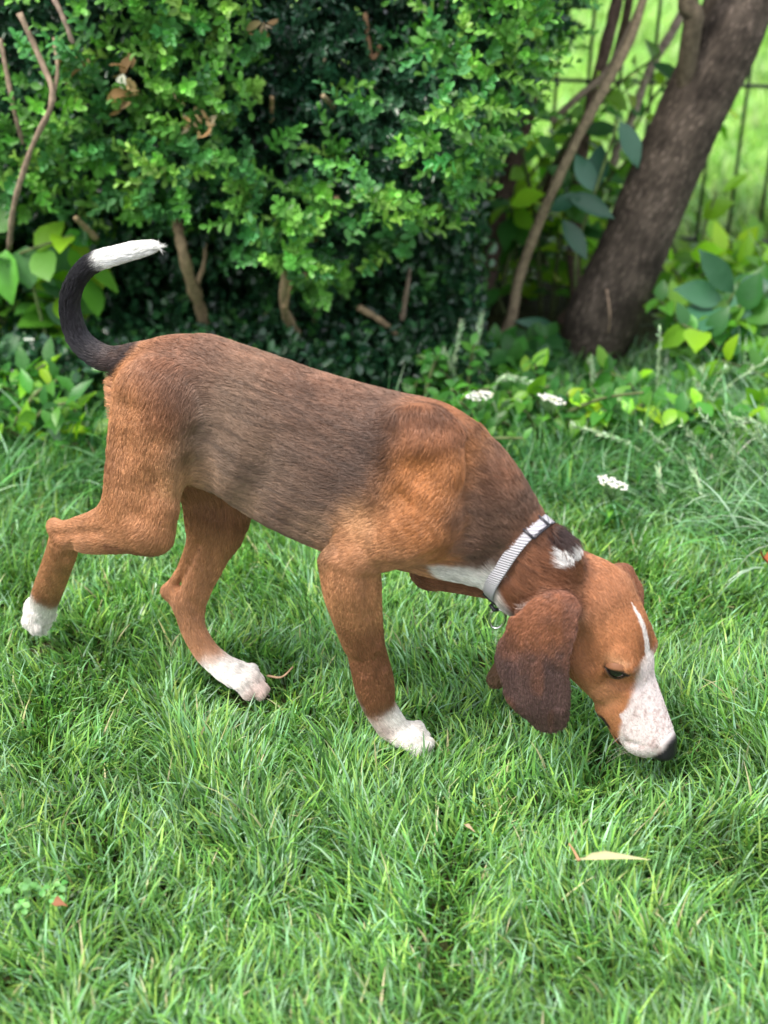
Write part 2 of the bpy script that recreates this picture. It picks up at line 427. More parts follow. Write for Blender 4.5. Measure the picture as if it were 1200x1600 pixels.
# ---- hollows between muscles, bones and tendons: lines on the skin, radius and depth in millimetres
for L_ in [
  ([(528, 852), (580, 815), (622, 772)], 15, 4.0, .020), ([(600, 886), (650, 880), (694, 858)], 12, 2.6, .014), ([(612, 690), (585, 740), (556, 800)], 20, 3.2, .03),
  ([(732, 705), (738, 770), (728, 836)], 16, 2.4, .03), ([(572, 905), (580, 960), (592, 1000)], 8, 1.8, .012), ([(592, 1028), (600, 1040)], 8, 2.0, .010), ([(560, 1035), (566, 1050)], 7, 1.5, .010),
  ([(90, 836), (122, 833), (158, 832)], 6, 2.8, .008), ([(112, 852), (104, 872)], 7, 2.0, .010), ([(214, 800), (238, 762), (250, 700)], 17, 1.3, .04), ([(196, 640), (190, 700), (192, 760)], 16, .8, .04),
  ([(312, 690), (300, 735), (290, 765)], 20, 4.0, .03), ([(310, 850), (295, 885), (279, 918)], 6, 3.0, .008), ([(300, 940), (306, 958)], 6, 1.8, .010),
  ([(470, 690), (452, 750), (420, 800)], 14, .12, .040), ([(505, 700), (488, 765), (458, 820)], 14, .12, .040), ([(540, 710), (524, 770), (496, 830)], 14, .12, .040), ([(432, 690), (414, 745), (384, 790)], 14, .12, .040),
  ([(914, 1000), (920, 1035)], 12, 2.5, .018), ([(940, 1078), (958, 1092)], 9, 1.5, .014), ([(908, 962), (903, 985)], 6, 1.5, .010),
  ([(822, 965), (806, 1020), (806, 1080)], 14, 1.4, .014), ([(866, 990), (868, 1050), (872, 1100)], 12, 1.4, .012), ([(780, 870), (800, 905)], 14, 2.0, .02), ([(620, 730), (660, 735), (690, 720)], 16, .5, .03),
  ([(948, 1140), (975, 1158), (1004, 1166)], 2.2, 1.5, .004), ([(968, 1058), (984, 1072)], 7, 1.6, .012)]:
    pts, r_, dep, kk_ = L_; Q_ = []
    for q in pts:
        p = onskin(*q)
        if p is not None: Q_.append(p + skin_n(p) * (r_ - dep) * .001)
    for a, b in zip(Q_[:-1], Q_[1:]):
        if np.linalg.norm(a - b) < .12: prim(a, b, r_ * .001, r_ * .001, kk_ * .5, grp='mouth', mode='sub')
apply(G, axs, lo, VOX, ('sub',))

def surface_nets(G, lo, vox):
    s = G < 0
    nx, ny, nz = G.shape
    c = np.zeros((nx - 1, ny - 1, nz - 1), np.int8)
    for dx in (0, 1):
        for dy in (0, 1):
            for dz in (0, 1):
                c += s[dx:nx - 1 + dx, dy:ny - 1 + dy, dz:nz - 1 + dz]
    cell = np.argwhere((c > 0) & (c < 8))
    idx = -np.ones(c.shape, np.int64); idx[tuple(cell.T)] = np.arange(len(cell))
    acc = np.zeros((len(cell), 3)); cnt = np.zeros(len(cell))
    cor = [(dx, dy, dz) for dx in (0, 1) for dy in (0, 1) for dz in (0, 1)]
    val = {k: G[cell[:, 0] + k[0], cell[:, 1] + k[1], cell[:, 2] + k[2]] for k in cor}
    for a in cor:
        for ax in range(3):
            if a[ax] == 0:
                b = list(a); b[ax] = 1; b = tuple(b)
                va, vb = val[a], val[b]; m = (va < 0) != (vb < 0)
                t = np.where(m, va / (va - vb + 1e-12), 0)
                p = np.array(a, float)[None, :] + np.zeros((len(cell), 3)); p[:, ax] += t
                acc += p * m[:, None]; cnt += m
    V = lo + (cell + acc / cnt[:, None]) * vox
    F = []
    for ax in range(3):
        o1, o2 = [(1, 2), (2, 0), (0, 1)][ax]
        A = np.moveaxis(s, ax, 0); m = A[:-1] != A[1:]
        inside = A[:-1]
        e = np.argwhere(m); fl = inside[tuple(e.T)]
        E = np.zeros((len(e), 3), int)
        rest = [i for i in range(3) if i != ax]
        E[:, ax] = e[:, 0]; E[:, rest[0]] = e[:, 1]; E[:, rest[1]] = e[:, 2]
        ok = (E[:, o1] > 0) & (E[:, o2] > 0) & (E[:, o1] < G.shape[o1] - 1) & (E[:, o2] < G.shape[o2] - 1)
        E = E[ok]; fl = fl[ok]
        q = []
        for a, b in ((-1, -1), (0, -1), (0, 0), (-1, 0)):
            C = E.copy(); C[:, o1] += a; C[:, o2] += b; q.append(idx[tuple(C.T)])
        Q = np.stack(q, 1); Q[~fl] = Q[~fl][:, ::-1]; F.append(Q)
    return V, np.concatenate(F)
DV, DF = surface_nets(G, lo, VOX)

def grad(P, e=.003):
    g = np.stack([sample(P + np.eye(3)[i] * e) - sample(P - np.eye(3)[i] * e) for i in range(3)], 1)
    return g / (np.linalg.norm(g, axis=1)[:, None] + 1e-9)
# relax a little so the voxel steps vanish
def relax(V, F, it=3, lam=.5):
    E = np.concatenate([F[:, [0, 1]], F[:, [1, 2]], F[:, [2, 3]], F[:, [3, 0]]])
    for k in range(it):
        A = np.zeros_like(V); C = np.zeros(len(V))
        for i in range(3):
            A[:, i] = np.bincount(E[:, 0], V[E[:, 1], i], len(V)) + np.bincount(E[:, 1], V[E[:, 0], i], len(V))
        C = np.bincount(E[:, 0], minlength=len(V)) + np.bincount(E[:, 1], minlength=len(V))
        V = V + lam * (A / C[:, None] - V)
    return V
DV = relax(DV, DF, 2)
for nm, q in (("nearfront", B(640, 1165, -.018)), ("nearhind", B(60, 985, -.018)), ("farhind", B(400, 1085, .008)), ("nose", H(17.2, .8, 0)), ("chin", H(16, -4.4, 0))): print("Z", nm, q.round(3))
for x0, x1 in ((-.6, -.35), (-.35, -.05), (-.05, .12), (.12, .5)):
    w = DV[(DV[:, 0] > x0) & (DV[:, 0] < x1)]; print("lowest", w[w[:, 2].argmin()].round(3))
print("dog", DV.shape, DF.shape, time.time() - t0)

# ---- which piece, which way the hair lies
GR = ['body', 'neck', 'shoulder', 'leg', 'paw', 'claw', 'thigh', 'tail', 'head', 'nape', 'nose', 'mouth', 'nostril', 'ear']
def classify(P):
    W = np.zeros((len(P), len(GR))); FL = np.zeros_like(P)
    for p in prims:
        if p['mode'] != 'add': continue
        if 'poly' in p:
            d, D = sdf(p, P, True); w = np.exp(-np.clip(d, -.002, .2) / .004)
            W[:, GR.index(p['grp'])] += w; FL += (w * p['flow'])[:, None] * D
            continue
        d = sdf(p, P); w = np.exp(-np.clip(d, -.002, .2) / .004)
        W[:, GR.index(p['grp'])] += w
        ax = p['b'] - p['a']; L = np.linalg.norm(ax)
        if L > 1e-6: FL += (w * p['flow'])[:, None] * ax / L
    W /= W.sum(1)[:, None] + 1e-12
    return W, FL / (np.linalg.norm(FL, axis=1)[:, None] + 1e-9)

EYEFR = []
UPIM = np.array([0, sP, cP])
for c, sg in EYES:
    look = nrm(HF * .50 + HT * .30 + HS * sg * .80)
    tt = np.linspace(0, .06, 400); b_ = H(c[0] - .6, c[1], c[2] * .5); kk = np.argmax(sample(b_ + tt[:, None] * look) > 0)
    surf = b_ + tt[kk] * look
    ax_ = np.array([.946, 0, 0]) - .33 * UPIM
    if sg < 0: ax_ = ax_ - 2 * HS * (ax_ @ HS)
    look1 = look; side = nrm(ax_ - look * (ax_ @ look)); upv = np.cross(side, look)
    if upv @ HT + upv @ np.array([0, 0, 1.0]) < 0: upv = -upv
    EYEFR.append((surf - look * (.0125 - .0030), look, side, upv))
TAN = (.40, .192, .092); ORG = (.38, .155, .054); RED = (.23, .098, .050); SAD = (.112, .064, .044); SAG = (.165, .108, .074)
RUM = (.240, .112, .066); DRK = (.052, .032, .026); BLK = (.020, .019, .024); WHT = (.74, .70, .66); LTN = (.46, .25, .12); BEL = (.20, .125, .075)
PNK = (.60, .46, .42)
CP = [  # px, py, colour, radius px, v
 (330, 540, RUM, 50), (250, 575, RUM, 40), (420, 565, RUM, 50), (520, 600, RUM, 45), (600, 625, SAD, 35), (650, 640, RED, 25),
 (300, 590, SAD, 40), (370, 610, SAG, 45), (350, 680, SAG, 60), (450, 640, SAD, 45), (470, 700, SAD, 50), (540, 660, SAD, 45), (590, 690, DRK, 28),
 (420, 740, SAG, 55), (520, 740, SAD, 55), (560, 760, DRK, 28), (450, 800, SAD, 40), (490, 840, BEL, 35), (330, 760, BEL, 28), (380, 790, BEL, 30),
 (290, 720, BEL, 26), (283, 745, LTN, 26), (210, 620, TAN, 40), (195, 700, TAN, 45), (240, 700, TAN, 35), (255, 640, RED, 28), (210, 780, TAN, 45),
 (172, 720, RED, 16), (225, 850, TAN, 35), (150, 840, TAN, 35), (90, 830, TAN, 30), (75, 900, TAN, 30), (262, 800, TAN, 25), (240, 870, RED, 14),
 (590, 720, DRK, 26), (640, 670, RED, 30), (670, 655, DRK, 16), (700, 680, RED, 25), (640, 730, ORG, 35), (690, 740, ORG, 35), (610, 790, TAN, 30), (660, 800, ORG, 35),
 (570, 805, LTN, 24), (700, 830, ORG, 22), (720, 730, ORG, 16), (560, 850, TAN, 30), (640, 850, TAN, 30), (520, 880, TAN, 25),
 (760, 720, SAD, 35), (735, 700, DRK, 16), (790, 770, RED, 25), (750, 800, SAD, 35), (735, 850, SAD, 25), (800, 820, SAD, 30), (760, 870, SAD, 18), (820, 780, SAD, 22), (840, 830, SAD, 22),
 (724, 918, WHT, 15), (762, 926, WHT, 15), (742, 878, SAD, 20), (705, 872, ORG, 16), (785, 960, WHT, 20), (694, 906, WHT, 9), (765, 935, WHT, 14),
 (550, 940, TAN, 30), (560, 1000, RED, 28), (590, 1050, RED, 25), (590, 1085, RED, 22), (540, 1000, TAN, 16),
 (600, 1128, PNK, 16), (640, 1150, WHT, 25), (620, 1110, WHT, 13), (549, 1080, WHT, 15), (580, 1130, WHT, 16),
 (850, 860, RED, 26), (870, 835, SAD, 16), (850, 900, RED, 24), (820, 920, RED, 20), (885, 840, DRK, 10),
]
CPf = [ # far legs, measured on the far side
 (330, 790, RED, 50), (320, 850, TAN, 40), (300, 930, TAN, 35), (300, 985, TAN, 30), (310, 1000, TAN, 18), (335, 1040, WHT, 22), (365, 1060, WHT, 25), (405, 1078, PNK, 18),
 (700, 905, RED, 40), (800, 1000, RED, 50), (776, 1060, SAD, 20)]
def cp_table(L, v):
    Q = np.array([uz(B(a, b, v))[0] for a, b, c, r in L]); C = np.array([c for a, b, c, r in L]); Rr = np.array([r * .00073 for a, b, c, r in L])
    return Q, C, Rr
T_near, T_far = cp_table(CP, -.055), cp_table(CPf, .03)
TFOOT = cp_table([(62, 905, TAN, 30), (75, 925, TAN, 28), (66, 986, WHT, 22), (42, 972, WHT, 14), (96, 960, WHT, 11), (68, 946, RED, 18),
                  (600, 1128, PNK, 16), (640, 1150, WHT, 25), (620, 1112, WHT, 13), (590, 1050, RED, 30), (560, 1000, RED, 40), (600, 1080, RED, 20), (590, 1075, RED, 20), (554, 1078, WHT, 14), (580, 1130, WHT, 16),
                  (90, 830, TAN, 40)], -.02)
def rbf(Q, T):
    q, c, r = T
    d2 = ((Q[:, None, :] - q[None]) ** 2).sum(-1) / (r[None] ** 2)
    w = np.exp(-d2 * .9) + 1e-4 / (1 + d2) ** 2
    return (w @ c) / w.sum(1)[:, None]
def sst(x, a, b):
    t = np.clip((x - a) / (b - a), 0, 1); return t * t * (3 - 2 * t)
def mix(a, b, w): return a * (1 - w[:, None]) + np.asarray(b) * w[:, None]
EAREND = B(850, 1150, -.05)
def coat(P, W):
    uzp = uz(P); vv = (P - D0) @ N_AX
    j = vnoise(P * 90, 3) * .004
    Q = uzp + np.stack([j, vnoise(P * 90, 5) * .004], 1)
    near = rbf(Q, T_near); far = rbf(Q, T_far)
    legw = W[:, GR.index('leg')] + W[:, GR.index('paw')] + W[:, GR.index('claw')]
    low = (uzp[:, 1] < .20)
    farm = sst(vv, .0, .02) * np.clip(legw + W[:, GR.index('thigh')] * .6, 0, 1)
    u = uzp[:, 0]
    is_farhind = (u > uz(B(240, 900, .03))[0, 0]) & (u < uz(B(460, 900, .03))[0, 0]) & (uzp[:, 1] < uz(B(300, 800, .03))[0, 1])
    farm = np.where(is_farhind & (legw > .3), 1.0, farm)
    farm = np.where(u < uz(B(200, 900, 0))[0, 0], 0.0, farm)
    C = mix(near, 0, np.zeros(len(P))); C = C * (1 - farm[:, None]) + far * farm[:, None]
    foot = rbf(Q, TFOOT); fw = (uzp[:, 1] < .125) & ~is_farhind & (farm < .5) & (legw > .3)
    C = np.where(fw[:, None], foot, C)
    # tail
    tw = W[:, GR.index('tail')]; base = B(225, 563); wp = B(146, 412)
    tcol = np.tile(np.array(BLK), (len(P), 1))
    tcol = mix(tcol, (.075, .045, .035), sst(u, uz(B(140, 540))[0, 0], uz(B(200, 560))[0, 0]) * (.6 + .4 * vnoise(P * 160, 8)))
    q = (P - wp); dirw = nrm(B(200, 395) - B(130, 425)); along = q @ dirw
    white = sst(along + .004 * vnoise(P * 200, 77), -.008, .010) * (uzp[:, 1] > uz(B(150, 470))[0, 1])
    tcol = mix(tcol, (.86, .86, .83), white)
    C = mix(C, 0, tw * 0); C = C * (1 - sst(tw, .35, .75)[:, None]) + tcol * sst(tw, .35, .75)[:, None]
    # head
    h = (P - HO) * 100; f = h @ HF; t = h @ HT; s = h @ HS
    hw = np.clip(W[:, GR.index('head')] + W[:, GR.index('nose')] + .0, 0, 1)
    hw = np.clip(hw, 0, 1); hw = np.where(W[:, GR.index('nape')] > .5, sst(f, -2.5, -.5), hw)
    n1 = vnoise(P * 60, 21); n2 = vnoise(P * 300, 22)
    FC = np.tile(np.array([.38, .160, .070]), (len(P), 1))
    FC = mix(FC, (.40, .175, .088), sst(f, 1.5, -2.0) * .5)                                      # paler crown
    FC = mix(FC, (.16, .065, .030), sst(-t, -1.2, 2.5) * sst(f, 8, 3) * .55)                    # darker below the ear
    FC = mix(FC, (.44, .22, .11), sst(np.abs(np.hypot(f - 4.6, t - 2.4)), 1.5, .4) * .6)         # light brow
    FC = mix(FC, (.42, .21, .10), sst(np.hypot(f - 8.2, (t + 1.2)), 2.6, .8) * .5)
    FC = mix(FC, (.20, .085, .045), sst(np.abs(s), 1.7, 1.2) * sst(f, 3.0, 5.0) * sst(f, 9, 7.5) * .55)
    edge = n1 * .25 + n2 * .15
    wid = np.interp(f, [.2, 1.0, 2.5, 4.5, 6.5, 8.0, 9.2, 12], [0.0, .25, .42, .50, .58, .85, 1.6, 3.4])
    blz = sst(wid + edge * .6 - np.abs(s - .05), -.12, .12) * (f > .3) * (t > -.5)
    side = sst(f - (9.2 + (1.6 - t) * 1.25) + edge, -.5, .5) * (f > 6)
    WC = np.tile(np.array([.66, .58, .57]), (len(P), 1))
    WC = mix(WC, (.34, .22, .20), np.clip(sst(n2 + n1 * .4, -.1, .7), 0, 1) * sst(f, 7, 10) * .55)   # freckled skin through the short hair
    WC = mix(WC, (.76, .70, .66), sst(f, 8, 5.5))
    WC = mix(WC, (.50, .28, .20), sst(-t, 1.6, 3.2) * .7)
    FC = FC * (1 - np.maximum(blz, side)[:, None]) + WC * np.maximum(blz, side)[:, None]
    nz = sst(W[:, GR.index('nose')], .35, .6)
    FC = mix(FC, (.012, .012, .014), nz)
    lip = sst(np.abs(t + 3.25), .35, .12) * (f > 10.5) * (f < 16.8)
    FC = mix(FC, (.025, .018, .018), lip)
    for cen, look, side, upv in EYEFR:
        q_ = P - cen; a_ = (q_ @ side) * 100; b_ = (q_ @ upv) * 100; l_ = q_ @ look
        dr = np.where(l_ > 0, np.hypot(a_ / 1.45, b_ / .62), 9)
        FC = mix(FC, (.02, .014, .012), sst(dr, 1.15, .8))
        FC = mix(FC, (.50, .27, .15), sst(np.where(l_ > 0, np.hypot(a_ / 1.3, (b_ - 1.15) / .42), 9), 1.2, .5) * .6)
    C = C * (1 - hw[:, None]) + FC * hw[:, None]
    # nape: red brown, a white patch, a dark tuft behind the collar
    nw = W[:, GR.index('nape')] + W[:, GR.index('neck')] * 0
    nc = np.tile(np.array([.17, .07, .035]), (len(P), 1))
    nc = mix(nc, (.36, .155, .07), sst(f, -3.2, -1.2))
    nc = mix(nc, (.035, .02, .018), sst(np.linalg.norm(uzp - uz(B(876, 832, 0))[0], axis=1) + n1 * .004, .020, .008))
    nc = mix(nc, (.7, .64, .6), sst(-t, 3.2, 4.6))
    C = C * (1 - sst(nw * (1 - hw), .3, .7)[:, None]) + nc * sst(nw * (1 - hw), .3, .7)[:, None]
    dp = (uzp - uz(B(903, 866, -.01))[0]) / np.array([.014, .0165])
    wp_ = sst(np.hypot(dp[:, 0] - .3 * dp[:, 1], dp[:, 1]) + edge * .5, 1.1, .85) * ((nw + hw) > .5) * (W[:, GR.index('ear')] < .3)
    C = mix(C, (.82, .80, .78), wp_)
    # ear: red at its root, dark and greyish towards the tip, pale thin rim
    ew = sst(W[:, GR.index('ear')], .35, .65)
    n2e = vnoise(P * 130, 61)
    e = P - EAREND; ez = (P[:, 2] - EAREND[2]) / (HO[2] - EAREND[2])
    ec = mix(np.tile(np.array([.088, .050, .045]), (len(P), 1)), (.26, .105, .055), sst(ez + n1 * .22 + n2e * .10, .66, 1.30))
    ec = mix(ec, (.17, .075, .05), sst(vnoise(P * np.array([70, 70, 26]), 66), .0, .6) * .65)
    ec = mix(ec, (.05, .03, .03), sst(vnoise(P * np.array([60, 60, 18]), 67), .25, .7) * .5)
    C = C * (1 - ew[:, None]) + ec * ew[:, None]
    dl0 = uzp - uz(B(938, 1149, -.03))[0]; dl = np.stack([(dl0 @ nrm([.6, -.8])) / .012, (dl0 @ nrm([.8, .6])) / .004], 1)
    C = mix(C, (.03, .018, .016), sst(np.hypot(dl[:, 0], dl[:, 1]), 1.1, .6) * (hw > .5))
    C = mix(C, (.05, .03, .03), sst(W[:, GR.index('claw')], .4, .6))
    return np.clip(C, .004, .9)
DW, DFL = classify(DV)
DC = coat(DV, DW)
wet = sst(DW[:, GR.index('nose')], .35, .6) + sst(DW[:, GR.index('claw')], .4, .6) * .6

skin, nt, bs = material("short_coat")
at_ = N(nt, "ShaderNodeAttribute", attribute_name="tint"); aw = N(nt, "ShaderNodeAttribute", attribute_name="wet")
nt.links.new(at_.outputs["Color"], bs.inputs["Base Color"])
mr = N(nt, "ShaderNodeMapRange"); mr.inputs[3].default_value = .85; mr.inputs[4].default_value = .32
nt.links.new(aw.outputs["Fac"], mr.inputs[0]); nt.links.new(mr.outputs[0], bs.inputs["Roughness"])
bs.inputs["Specular IOR Level"].default_value = .25
tc = N(nt, "ShaderNodeTexCoord"); nz = N(nt, "ShaderNodeTexNoise"); nz.inputs["Scale"].default_value = 420
bp = N(nt, "ShaderNodeBump"); bp.inputs["Strength"].default_value = .5; bp.inputs["Distance"].default_value = .0008
nt.links.new(tc.outputs["Object"], nz.inputs["Vector"]); nt.links.new(nz.outputs["Fac"], bp.inputs["Height"]); nt.links.new(bp.outputs[0], bs.inputs["Normal"])

dog_me = mesh_from("puppy", DV, DF, DC, {"wet": wet})
dog = link("dog", dog_me, skin)
tag(dog, "brown hound puppy with white tail tip and white muzzle sniffing the lawn", "dog")

# ---- eyes
eye_mat, nt, bs = material("dark_eye")
bs.inputs["Coat Weight"].default_value = .4; bs.inputs["Coat IOR"].default_value = 1.4; bs.inputs["Coat Roughness"].default_value = .04
bs.inputs["Base Color"].default_value = (.012, .009, .010, 1); bs.inputs["Roughness"].default_value = .10; bs.inputs["Specular IOR Level"].default_value = .4
def ball(center, r, seg=24, ring=16, scale=(1, 1, 1)):
    th = np.linspace(0, np.pi, ring + 1); ph = np.arange(seg) * 2 * np.pi / seg
    V = np.array([[math.sin(a) * math.cos(b) * scale[0], math.sin(a) * math.sin(b) * scale[1], math.cos(a) * scale[2]] for a in th for b in ph]) * r + center
    i, j = np.meshgrid(np.arange(ring), np.arange(seg), indexing='ij'); i = i.ravel(); j = j.ravel(); j2 = (j + 1) % seg
    return V, np.stack([i * seg + j, (i + 1) * seg + j, (i + 1) * seg + j2, i * seg + j2], 1)
lid_mat = tint_mat("eyelid_skin", .5, .3)
for cen, look, side, upv in EYEFR:
    rr = .0125
    m = MB(); V, F = ball(np.zeros(3), rr); m.add(V + cen, F); m.build("eye", eye_mat, dog)
    m = MB()
    th = np.linspace(-1.22, 1.22, 21)
    for sgn, l0, l1 in ((1, .32, 1.0), (-1, .40, 1.1)):
        Ls = np.linspace(0, 1, 9); V = []; Cc = []
        for l in Ls:
            for a in th:
                edge = sgn * l0 * max(0, math.cos(a * 1.28)); e = edge + (sgn * l1 - edge) * l * 1.0
                x = math.sin(a); y = math.cos(a) * math.sin(e); z = math.cos(a) * math.cos(e)
                r_ = rr + .0006 + .0012 * math.sin(min(1, l * 3) * math.pi / 2)
                V.append(cen + (look * z + side * x + upv * y) * r_)
                w = min(1, max(0, (l - .10) / .25)); Cc.append(np.array([.015, .011, .010]) * (1 - w) + np.array([.20, .085, .04]) * w)
        i, j = np.meshgrid(np.arange(8), np.arange(20), indexing='ij'); i = i.ravel(); j = j.ravel()
        m.add(V, np.stack([i * 21 + j, i * 21 + j + 1, (i + 1) * 21 + j + 1, (i + 1) * 21 + j], 1), np.array(Cc))
    m.build("eyelid", lid_mat, dog)

# ---- coat of short hair
def make_fur(n):
    tri = np.concatenate([DF[:, [0, 1, 2]], DF[:, [0, 2, 3]]])
    a, b, c = DV[tri[:, 0]], DV[tri[:, 1]], DV[tri[:, 2]]
    ar = np.linalg.norm(np.cross(b - a, c - a), axis=1)
    # hair only where a lens could see it at all: nothing on the nose
    cum = np.cumsum(ar); k = np.searchsorted(cum, R.random(n) * cum[-1])
    r1, r2 = R.random(n), R.random(n); sw = r1 + r2 > 1; r1[sw], r2[sw] = 1 - r1[sw], 1 - r2[sw]
    P = a[k] + (b[k] - a[k]) * r1[:, None] + (c[k] - a[k]) * r2[:, None]
    W, FL = classify(P)
    nose = W[:, GR.index('nose')] + W[:, GR.index('claw')]
    h = (P - HO) * 100; f = h @ HF; t = h @ HT; s = h @ HS
    keep = nose < .3
    for cen, look, side, upv in EYEFR:
        q_ = P - cen; keep &= ~((np.hypot((q_ @ side) / .0125, (q_ @ upv) / .0062) < 1.0) & (q_ @ look > 0))
    P, W, FL = P[keep], W[keep], FL[keep]; f = f[keep]; n = len(P)
    C = coat(P, W)
    nn = grad(P)
    nz = np.stack([vnoise(P * 45, 31), vnoise(P * 45, 32), vnoise(P * 45, 33)], 1) * .22 + R.normal(size=(n, 3)) * .07
    T = FL + nz; T = T - (T * nn).sum(1)[:, None] * nn; tm = np.linalg.norm(T, axis=1)[:, None]; T = np.where(tm < .45, FL * .8 + T, T); T /= np.linalg.norm(T, axis=1)[:, None] + 1e-9
    hd = np.clip(W[:, GR.index('head')], 0, 1); lg = W[:, GR.index('leg')] + W[:, GR.index('paw')]; er = W[:, GR.index('ear')]
    L = .0100 * (1 - .62 * hd - .45 * np.clip(lg, 0, 1) - .5 * er) * R.uniform(.7, 1.25, n)
    L *= 1 + .5 * np.clip(W[:, GR.index('nape')] + W[:, GR.index('tail')] * .6, 0, 1)
    L = np.where(f > 9, L * .55, L)
    q = np.array([0, .4, .75, 1.0]); lift = np.array([0, .14, .15, .11])
    X = P[:, None, :] + (T[:, None, :] * q[None, :, None] + nn[:, None, :] * lift[None, :, None]) * L[:, None, None]
    uu, vv = (P - D0) @ U_AX, (P - D0) @ N_AX                        # streaks run with the lie of the coat
    tors = np.clip(W[:, GR.index('body')] + W[:, GR.index('neck')] + W[:, GR.index('nape')], 0, 1)
    sl = P[:, 2] + .30 * uu
    st1 = vnoise(np.stack([uu * 38, vv * 120, sl * 230], 1), 41) + .6 * vnoise(np.stack([uu * 90, vv * 260, sl * 520], 1), 43)
    st2 = vnoise(np.stack([uu * 170, vv * 170, P[:, 2] * 40], 1), 44) + .6 * vnoise(np.stack([uu * 400, vv * 400, P[:, 2] * 90], 1), 45)
    br = np.exp(R.normal(size=n) * .16 + (st1 * tors + st2 * (1 - tors)) * (.34 * tors + .16 * (1 - tors)) + vnoise(P * 24, 42) * .10)
    C = np.clip(C * br[:, None], .003, .95)
    return X, C
FUR_N = 330000
X, C = make_fur(FUR_N)
hc = bpy.data.hair_curves.new("fur")
hc.add_curves([4] * len(X))
hc.position_data.foreach_set("vector", X.astype(np.float32).ravel())
ra = hc.attributes.get("radius") or hc.attributes.new("radius", 'FLOAT', 'POINT')
ra.data.foreach_set("value", np.tile(np.array([.00027, .00024, .00017, .00004], np.float32), len(X)))
ca = hc.attributes.new("tint", 'FLOAT_COLOR', 'CURVE')
cc = np.ones((len(X), 4), np.float32); cc[:, :3] = C; ca.data.foreach_set("color", cc.ravel())
fm, nt, bs = material("hair")
at_ = N(nt, "ShaderNodeAttribute", attribute_name="tint"); nt.links.new(at_.outputs["Color"], bs.inputs["Base Color"])
bs.inputs["Roughness"].default_value = .40; bs.inputs["Specular IOR Level"].default_value = .38
hc.materials.append(fm)
fur = bpy.data.objects.new("fur", hc); COL.objects.link(fur); fur.parent = dog

# whiskers
wh_mat = tint_mat("whisker", .4)
for s in (1, -1):
    m = MB()
    for i in range(7):
        b0 = H(R.uniform(12.8, 15.6), R.uniform(-1.8, .0), 2.2 * s); d = nrm(HF * R.uniform(-.5, .1) + HS * s * 1.0 + HT * R.uniform(-.3, .2))
        pts = [b0 + d * l + np.array([0, 0, -1]) * l * l * 6 for l in np.linspace(0, R.uniform(.02, .045), 7)]
        m.tube(pts, np.linspace(.00022, .00006, 7), 4, (.4, .35, .3))
    m.build("whiskers", wh_mat, dog)

# ---- collar
col = empty("collar", tuple(B(812, 877, 0)))
tag(col, "pale grey webbing collar with black slider round the puppy's neck", "dog collar")
c0 = B(811, 877, 0)
e1 = nrm(B(852, 812, 0) - B(768, 942, 0)); pn = B(790, 866, -.052)
e2 = (pn - c0) - e1 * ((pn - c0) @ e1); e2 = nrm(e2); en = nrm(np.cross(e1, e2))
if en @ (B(860, 920) - B(745, 815)) < 0: en = -en
th = np.linspace(0, 2 * np.pi, 97)[:-1]
def hit(c, d):
    tt = np.linspace(.01, .14, 520); v = sample(c + tt[:, None] * d); k = np.argmax(v > 0); return tt[k]
ring = []
rr = np.array([hit(c0, e1 * math.cos(a) + e2 * math.sin(a)) for a in th])
rr = np.convolve(np.concatenate([rr[-4:], rr, rr[:4]]), np.ones(9) / 9, 'valid')
loopc = np.array([c0 + (e1 * math.cos(a) + e2 * math.sin(a)) * (r + .0035) for a, r in zip(th, rr)])
def band(a0, a1, w, thick, off=0.0, name="strap", mat=None, close=False, parent=None, ncol=(1, 1, 1)):
    idx = np.arange(a0, a1) % 96
    Cn = loopc[idx]; rad_ = Cn - c0; rad_ /= np.linalg.norm(rad_, axis=1)[:, None]
    prof = [(-w, -thick), (-w, thick * .6), (-w * .85, thick), (w * .85, thick), (w, thick * .6), (w, -thick)]
    V = np.concatenate([Cn + en * p + rad_ * (q + off) for p, q in prof]); n = len(idx); F = []
    for k in range(6):
        k2 = (k + 1) % 6
        rng = range(n if close else n - 1)
        for i in rng:
            i2 = (i + 1) % n
            F.append([k * n + i, k * n + i2, k2 * n + i2, k2 * n + i])
    if not close:
        for e in (0, n - 1):
            F.append([0 * n + e, 1 * n + e, 2 * n + e, 3 * n + e]); F.append([0 * n + e, 3 * n + e, 4 * n + e, 5 * n + e])
    m = MB(); m.add(V, np.array(F), ncol); return m.build(name, mat, parent, smooth=False)
web, nt, bs = material("grey_webbing")
bs.inputs["Base Color"].default_value = (.40, .39, .43, 1); bs.inputs["Roughness"].default_value = .6
wv = N(nt, "ShaderNodeTexWave"); wv.inputs["Scale"].default_value = 120; wv.inputs["Distortion"].default_value = .5
tc = N(nt, "ShaderNodeTexCoord"); bp = N(nt, "ShaderNodeBump"); bp.inputs["Strength"].default_value = 1.0; bp.inputs["Distance"].default_value = .0012
wv.wave_type = 'BANDS'; wv.bands_direction = 'Z'
nt.links.new(tc.outputs["Object"], wv.inputs["Vector"]); nt.links.new(wv.outputs["Fac"], bp.inputs["Height"]); nt.links.new(bp.outputs[0], bs.inputs["Normal"])
band(0, 96, .0068, .0011, 0, "strap", web, True, col)
blk, nt, bs = material("black_plastic"); bs.inputs["Base Color"].default_value = (.022, .020, .028, 1); bs.inputs["Roughness"].default_value = .35
